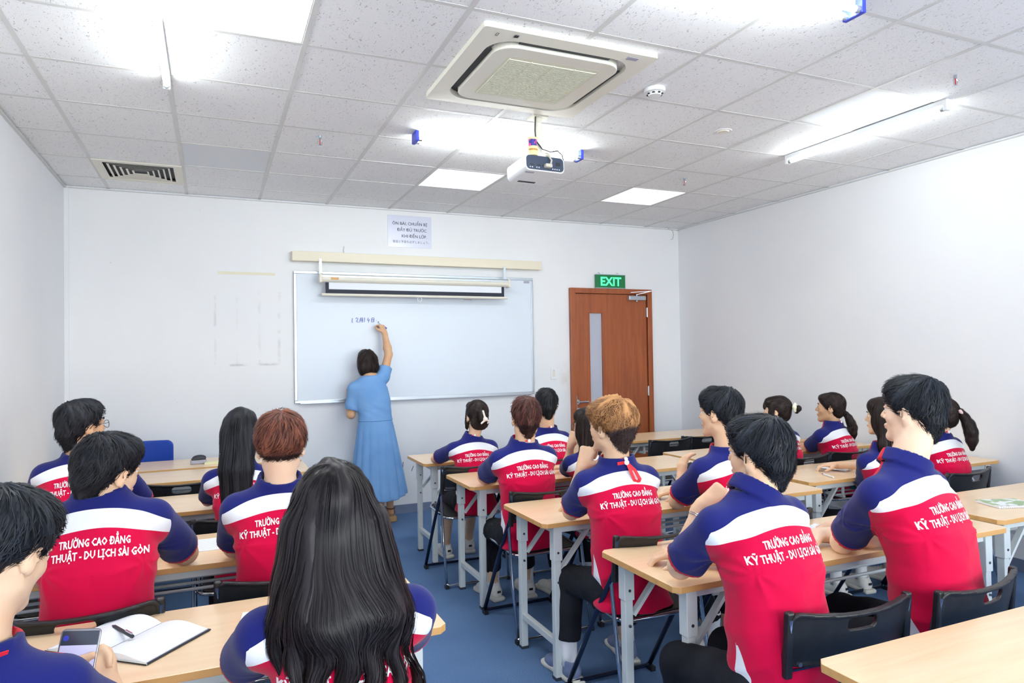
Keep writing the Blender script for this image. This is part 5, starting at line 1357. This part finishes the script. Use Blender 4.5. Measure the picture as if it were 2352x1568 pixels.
# phone in the man's hand
ph = empty('smartphone', (0.511, -1.470, 0.862)); ph.rotation_euler = (math.radians(68), math.radians(6), math.radians(-6))
MB().prism(rrect(.040, .080, .009), -.004, .004).build('phone_case', 'phone_body', ph, bevel=.0015)
MB().box((-.0365, .045, .0042), (.0365, .075, .0046)).build('screen_header', 'screen_dark', ph)
MB().box((-.0365, -.075, .0042), (.0365, .045, .0046)).build('screen', 'screen_light', ph)
MB().prism([(-.012 + .006 * math.cos(t) - .016, .060 + .006 * math.sin(t)) for t in np.linspace(0, 2 * PI, 13)[:-1]], .0046, .005).build('screen_icon', 'blue_cap', ph)
MB().prism([(.012 + .010 * math.cos(t), -.012 + .022 * math.sin(t)) for t in np.linspace(0, 2 * PI, 17)[:-1]], .0046, .0049).prism([(-.022 + .008 * math.cos(t), -.022 + .009 * math.sin(t)) for t in np.linspace(0, 2 * PI, 13)[:-1]], .0046, .0049).build('screen_picture', 'screen_dark', ph)
tag(ph, 'smartphone held up over the near left desk', 'phone')
ph = empty('smartphone', (3.134, -0.300, 0.884)); ph.rotation_euler = (1.2, 0, .5)
MB().prism(rrect(.036, .07, .009), -.004, .004).build('phone_case', 'screen_black', ph, bevel=.0015)
tag(ph, 'dark phone edge held beside the raised open hand', 'phone')

# ------------------------------------------------------------------ teacher in the blue dress
def teacher():
    O = (2.16, 3.02, 0.); root = empty('person', O); tag(root, 'woman in a long blue dress writing on the whiteboard', 'person')
    H = A3((2.112, 3.10, 1.490)); R = rotm(.02, -.18, -.10); s = .97; skin = 'skin_medium'
    pr, L = head_prims(H, R, s, True); N = A3((2.118, 3.03, 1.335)); X = A3((1, 0, 0))
    SL, SR = A3((1.985, 3.05, 1.245)), A3((2.248, 3.06, 1.350)); EL, ER = A3((1.952, 3.07, 1.015)), A3((2.322, 3.14, 1.560)); WL, WR = A3((1.972, 3.27, 1.170)), A3((2.306, 3.225, 1.765))
    pr += [capsule(N, L(0, -.022, -.055), .050, .048, .03), capsule(SL, SR, .055, .05, .06), loft([.93, 1.05, 1.2, 1.32], [.0, -.01, -.03, -.035], [0, 0, .02, .02], [.13, .12, .14, .10], [.09, .08, .09, .06], 0, O[:2], .05)]
    for S_, E_, W_, sd, d, nn in ((SL, EL, WL, -1, (.05, .3, .6), (-.8, -.5, .2)), (SR, ER, WR, 1, (-.25, .35, .9), (.5, -.8, .3))):
        m_ = lerp(E_, W_, .3); pr += [capsule(S_, E_, .045, .036, .03), capsule(E_, m_, .036, .038, .02), capsule(m_, W_, .038, .024, .02)]; hand(pr, W_, d, nn, sd, 'pinch' if sd > 0 else 'relaxed', .90)
    for x, y in ((2.20, 3.01), (2.32, 3.15)):
        a = A3((x, y, .115)); pr += [capsule((x - .03, 3.03, .80), (x, y - .01, .42), .055, .046, .05), capsule((x, y - .01, .42), a, .050, .030, .03), capsule(a, a + A3((0, -.03, -.035)), .030, .026, .02), capsule(a + A3((0, -.02, -.04)), a + A3((0.005, .15, -.075)), .030, .026, .02)]
    V, F = solid(pr, .0075); np_mesh('body', V, F, skin, root, O)
    bod = [loft([.955, 1.04, 1.16, 1.26, 1.33, 1.36], [.005, -.004, -.022, -.040, -.045, -.045], [-.005, .0, .01, .012, .012, .012], [.152, .150, .165, .160, .10, .07], [.105, .10, .105, .098, .075, .062], 0, O[:2], 0, n=2.2), capsule(lerp(N, SL, .2) - A3((0, 0, .02)), SL, .055, .062, .05), capsule(lerp(N, SR, .2) - A3((0, 0, .02)), SR, .055, .055, .05),
           capsule(SL, lerp(SL, EL, .80), .066, .064, .025, cut=(-.6, 1.)), capsule(SR, lerp(SR, ER, .42), .058, .064, .03, cut=(-.6, 1.)), capsule(A3((2.135, 3.05, 1.33)), A3((2.135, 3.05, 1.45)), .056, .056, 0, 's')]
    V, F = solid(bod, .0075); Nn = vnormals(V, F); q = V - A3(O)
    w = np.clip((1.20 - V[:, 2]) * 8, 0, 1) * np.clip((V[:, 2] - .96) * 12, 0, 1)
    V = V + Nn * ((nz(np.stack([q[:, 0] * 7, q[:, 1] * 6, (q[:, 2] + q[:, 0] * .55) * 52], 1), 1, 2) * .004 * w) + nz(q * 22, 1, 5) * .0018)[:, None]
    np_mesh('dress_bodice', V, F, 'dress_cloth', root, O)
    def pleat(th, Z):
        t = np.clip((.97 - Z) / .78, 0, 1); ph = th * 15 + .5 * np.sin(th * 3)
        return 1 + (.012 + .085 * t) * (np.abs(np.sin(ph / 2)) - .5) * 1.2 * np.clip(t * 6, 0, 1) + .03 * t * np.sin(th * 4 + 1)
    sk = [loft([.235, .45, .70, .90, .965], [.028, .022, .012, .005, .003], [.02, .01, .0, .0, -.004], [.262, .232, .196, .165, .150], [.205, .18, .15, .12, .104], 0, O[:2], 0, pleat=pleat, n=2.1)]
    sk.append(custom(lambda X_, Y_, Z_: (Z_ - (.242 + .10 * np.sin((X_ - 2.1) * 6) * 0 + .20 * np.clip((X_ - 2.30) * 1.0, 0, 1) + .12 * np.clip(2.02 - X_, 0, 1))), (1.7, 2.6, .2), (2.6, 3.5, .3), .0, 's'))
    V, F = solid(sk, .0075); np_mesh('dress_skirt', V, F, 'dress_cloth', root, O)
    MB().tube([(-.02 + .154 * math.cos(t) * 1.0 + .022, .106 * math.sin(t) - .004, .962) for t in np.linspace(0, 2 * PI, 41)[:-1]], .006, 6, closed=True).build('waist_seam', 'dress_cloth', root, smooth=True)
    for x, y in ((2.20, 3.01), (2.32, 3.15)):
        c = A3((x - O[0], y - O[1], 0)); p = [rbox(c + A3((0, .03, .030)), (.042, .125, .018), .014, None, 0), rbox(c + A3((0, -.055, .030)), (.040, .045, .030), .012, None, .01)]
        V, F = solid(p, .006); so = np_mesh('sandal', V, F, 'sandal_tan', root)
        st = MB()
        for yy, z, rr in ((-.03, .115, .036), (.06, .075, .036), (.11, .062, .036)): st.tube([tuple(c + A3((rr * math.cos(t) * 1.0, yy + .012 * math.sin(t), z - .038 + .036 * math.sin(t)))) for t in np.linspace(-.3, PI + .3, 11)], .006, 6)
        st.tube([tuple(c + A3((.036 * math.cos(t), -.02 + .045 * math.sin(t), .118))) for t in np.linspace(0, 2 * PI, 17)[:-1]], .005, 6, closed=True).build('sandal_strap', 'sandal_strap', so, smooth=True)
    build_hair('bob', 'hair_brownblack', H, R, s, root, O, False, 33)
    return root
teacher()
mk = empty('marker_pen', (2.272, YF - .040, 1.878)); d = Vector((.62, -.35, -.62)).normalized()
MB().tube([(0, .012, .004), tuple(d * .01)], [.002, .005], 8).build('nib', 'ink_blue', mk)
MB().tube([tuple(d * .008), tuple(d * .07)], .0078, 10).build('barrel', 'white_plastic', mk); MB().tube([tuple(d * .07), tuple(d * .105)], .0088, 10).build('cap', 'blue_cap', mk)
tag(mk, 'white whiteboard marker with blue cap in the writing hand', 'marker')

# ------------------------------------------------------------------ things on the desks
TZ = .7508
nb = empty('open_notebook', (0.579, -1.047, 0.752)); nb.rotation_euler = (0, 0, math.radians(-40))
ang = math.radians(-40)
def page_block(x0, x1, hump, name='page_block'):
    vs = []; fs = []; n = 10
    for i in range(n + 1):
        t = i / n; x = x0 + (x1 - x0) * t; z = .006 + hump * math.sin(PI * min(1, t * 1.0)) * (1 - t) ** .5 * 1.6
        vs += [(x, -.115, .003), (x, .115, .003), (x, -.115, z), (x, .115, z)]
    for i in range(n):
        a = i * 4; b = a + 4; fs += [(a + 2, b + 2, b + 3, a + 3), (a, b, b + 2, a + 2), (a + 1, a + 3, b + 3, b + 1), (a, a + 1, b + 1, b)]
    fs += [(0, 2, 3, 1), (n * 4, n * 4 + 1, n * 4 + 3, n * 4 + 2)]
    return mesh_obj(name, vs, fs, 'paper', nb)
page_block(.002, .165, .012); page_block(-.002, -.165, .016)
MB().box((-.172, -.119, 0), (.172, .119, .003)).build('cover', 'screen_black', nb)
MB().box((-.172, -.1185, .0), (.172, -.1165, .0045)).build('page_edge', 'page_edge', nb)
MB().tube([(.03, -.119, .006), (.028, -.128, .004), (.022, -.135, .002)], .0025, 5).build('ribbon_marker', 'screen_black', nb)
tag(nb, 'large open notebook with blank white pages on the near left desk', 'notebook')
pn = empty('ballpoint_pen', (0.559, -1.038, 0.778)); pn.rotation_euler = (0, 0, math.radians(-62))
MB().tube([(-.07, 0, .0), (-.055, 0, .0)], [.0015, .005], 8).tube([(-.055, 0, 0), (.062, 0, 0)], .0052, 10).build('barrel', 'cable_black', pn)
MB().box((.02, -.002, .005), (.06, .002, .009)).build('clip', 'silver', pn)
tag(pn, 'dark ballpoint pen lying across the open notebook', 'pen')
def sheet(px, w, h, rz, label, m='paper', lines=False, name='paper_sheet', cat='paper', th=.0015):
    o = empty(name, (px[0], px[1], TZ)); o.rotation_euler = (0, 0, math.radians(rz))
    MB().box((-w / 2, -h / 2, 0), (w / 2, h / 2, th)).build('sheet', m, o)
    if lines:
        b = MB()
        for k in range(9): b.box((-w * .42, -h * .40 + k * h * .1, th), (w * (.42 - .1 * random.random()), -h * .40 + k * h * .1 + .0012, th + .0003))
        b.build('handwriting_lines', 'grey_label', o)
    return tag(o, label, cat)
sheet((0.757, -0.057, 0.752), .24, .20, 2, 'white sheet with written lines between the two men on the left', lines=True, th=.004)
sheet((0.937, -1.088, 0.752), .15, .21, -8, 'white notepad half hidden by the wavy haired woman', th=.006, name='notepad', cat='notepad')
sheet((3.254, -1.115, 0.752), .21, .29, 20, 'white paper under the outstretched hand of the tallest man')
sheet((3.523, 0.163, 0.752), .20, .14, 10, 'sheet on the third middle desk near the raised hand')
# open booklet
bk = empty('open_booklet', (4.656, 0.071, 0.752)); bk.rotation_euler = (0, 0, math.radians(12))
for sx in (-1, 1):
    vs = []; n = 8
    for i in range(n + 1):
        t = i / n; z = .004 + .014 * math.sin(PI * t) * (1.3 - t); vs += [(sx * .15 * t, -.10, z), (sx * .15 * t, .10, z), (sx * .15 * t, -.10, 0), (sx * .15 * t, .10, 0)]
    fs = []
    for i in range(n): a = i * 4; b_ = a + 4; fs += [(a, b_, b_ + 1, a + 1), (a + 2, a + 3, b_ + 3, b_ + 2), (a, a + 2, b_ + 2, b_), (a + 1, b_ + 1, b_ + 3, a + 3)]
    mesh_obj('page', vs, fs, 'paper', bk)
tag(bk, 'open white booklet on the third desk of the right column', 'booklet')
pn = empty('ballpoint_pen', (4.307, -0.126, 0.757)); pn.rotation_euler = (0, 0, math.radians(70))
MB().tube([(-.06, 0, 0), (.06, 0, 0)], .005, 8).build('barrel', 'white_plastic', pn); MB().tube([(.06, 0, 0), (.075, 0, 0)], [.005, .002], 8).build('tip', 'blue_cap', pn)
tag(pn, 'clear pen beside the open booklet, near the desk edge', 'pen')
# spiral notebook
m = mat('notebook_cover', srgb(200, 214, 190), 0.4); t = NT(m); co = t.coord('Object')
c = t.mix(t.ramp(t.noise(co, 22, 2), .45, .55), srgb(232, 236, 240), srgb(150, 178, 128)); t.color(c); M['notebook_cover'] = m
sn = empty('spiral_notebook', (4.442, -1.093, 0.752)); sn.rotation_euler = (0, 0, math.radians(-18))
MB().box((-.105, -.075, 0), (.105, .075, .010)).build('page_block', 'paper', sn); MB().box((-.106, -.076, .010), (.106, .076, .0115)).build('cover', 'notebook_cover', sn)
w = MB()
for k in range(22): w.tube([(-.1 + k * .0095, -.078 + .006 * math.cos(t_), .006 + .008 * math.sin(t_)) for t_ in np.linspace(0, 2 * PI, 9)[:-1]], .0011, 4, closed=True)
w.build('spiral_wire', 'chrome', sn); tag(sn, 'spiral notebook with a green and white cover on the nearest right desk', 'notebook')
# eraser and pad on the teacher desk
er = empty('board_eraser', (0.694, 2.478, 0.752)); er.rotation_euler = (0, 0, .1)
MB().box((-.055, -.025, 0), (.055, .025, .028)).build('felt_base', 'grey_label', er, bevel=.003); V, F = solid([ellip((0.005, 0, .045), (.048, .026, .020)), rbox((0, 0, .033), (.05, .024, .008), .004, None, .01)], .005)
np_mesh('grip', V, F, 'cable_black', er); tag(er, 'board eraser with dark grip on the teacher desk', 'eraser')
M['pale_yellow'] = mat('pale_yellow', srgb(232, 232, 186), 0.6)
sheet((0.785, 2.450, 0.752), .10, .08, 0, 'pale yellow note pad next to the board eraser', 'pale_yellow', th=.012, name='note_pad', cat='notepad')
# pencil case on the shelf rods under the third right desk
V, F = solid([capsule((-.07, 0, 0), (.07, 0, 0), .022, .022), ellip((0, 0, -.006), (.08, .03, .015), None, .01)], .005)
pc = np_mesh('pencil_case', V, F, mat('teal_cloth', srgb(40, 104, 120), .7)); pc.location = (4.62, -.10, .668); tag(pc, 'teal pencil case on the shelf below the booklet desk', 'pencil case')
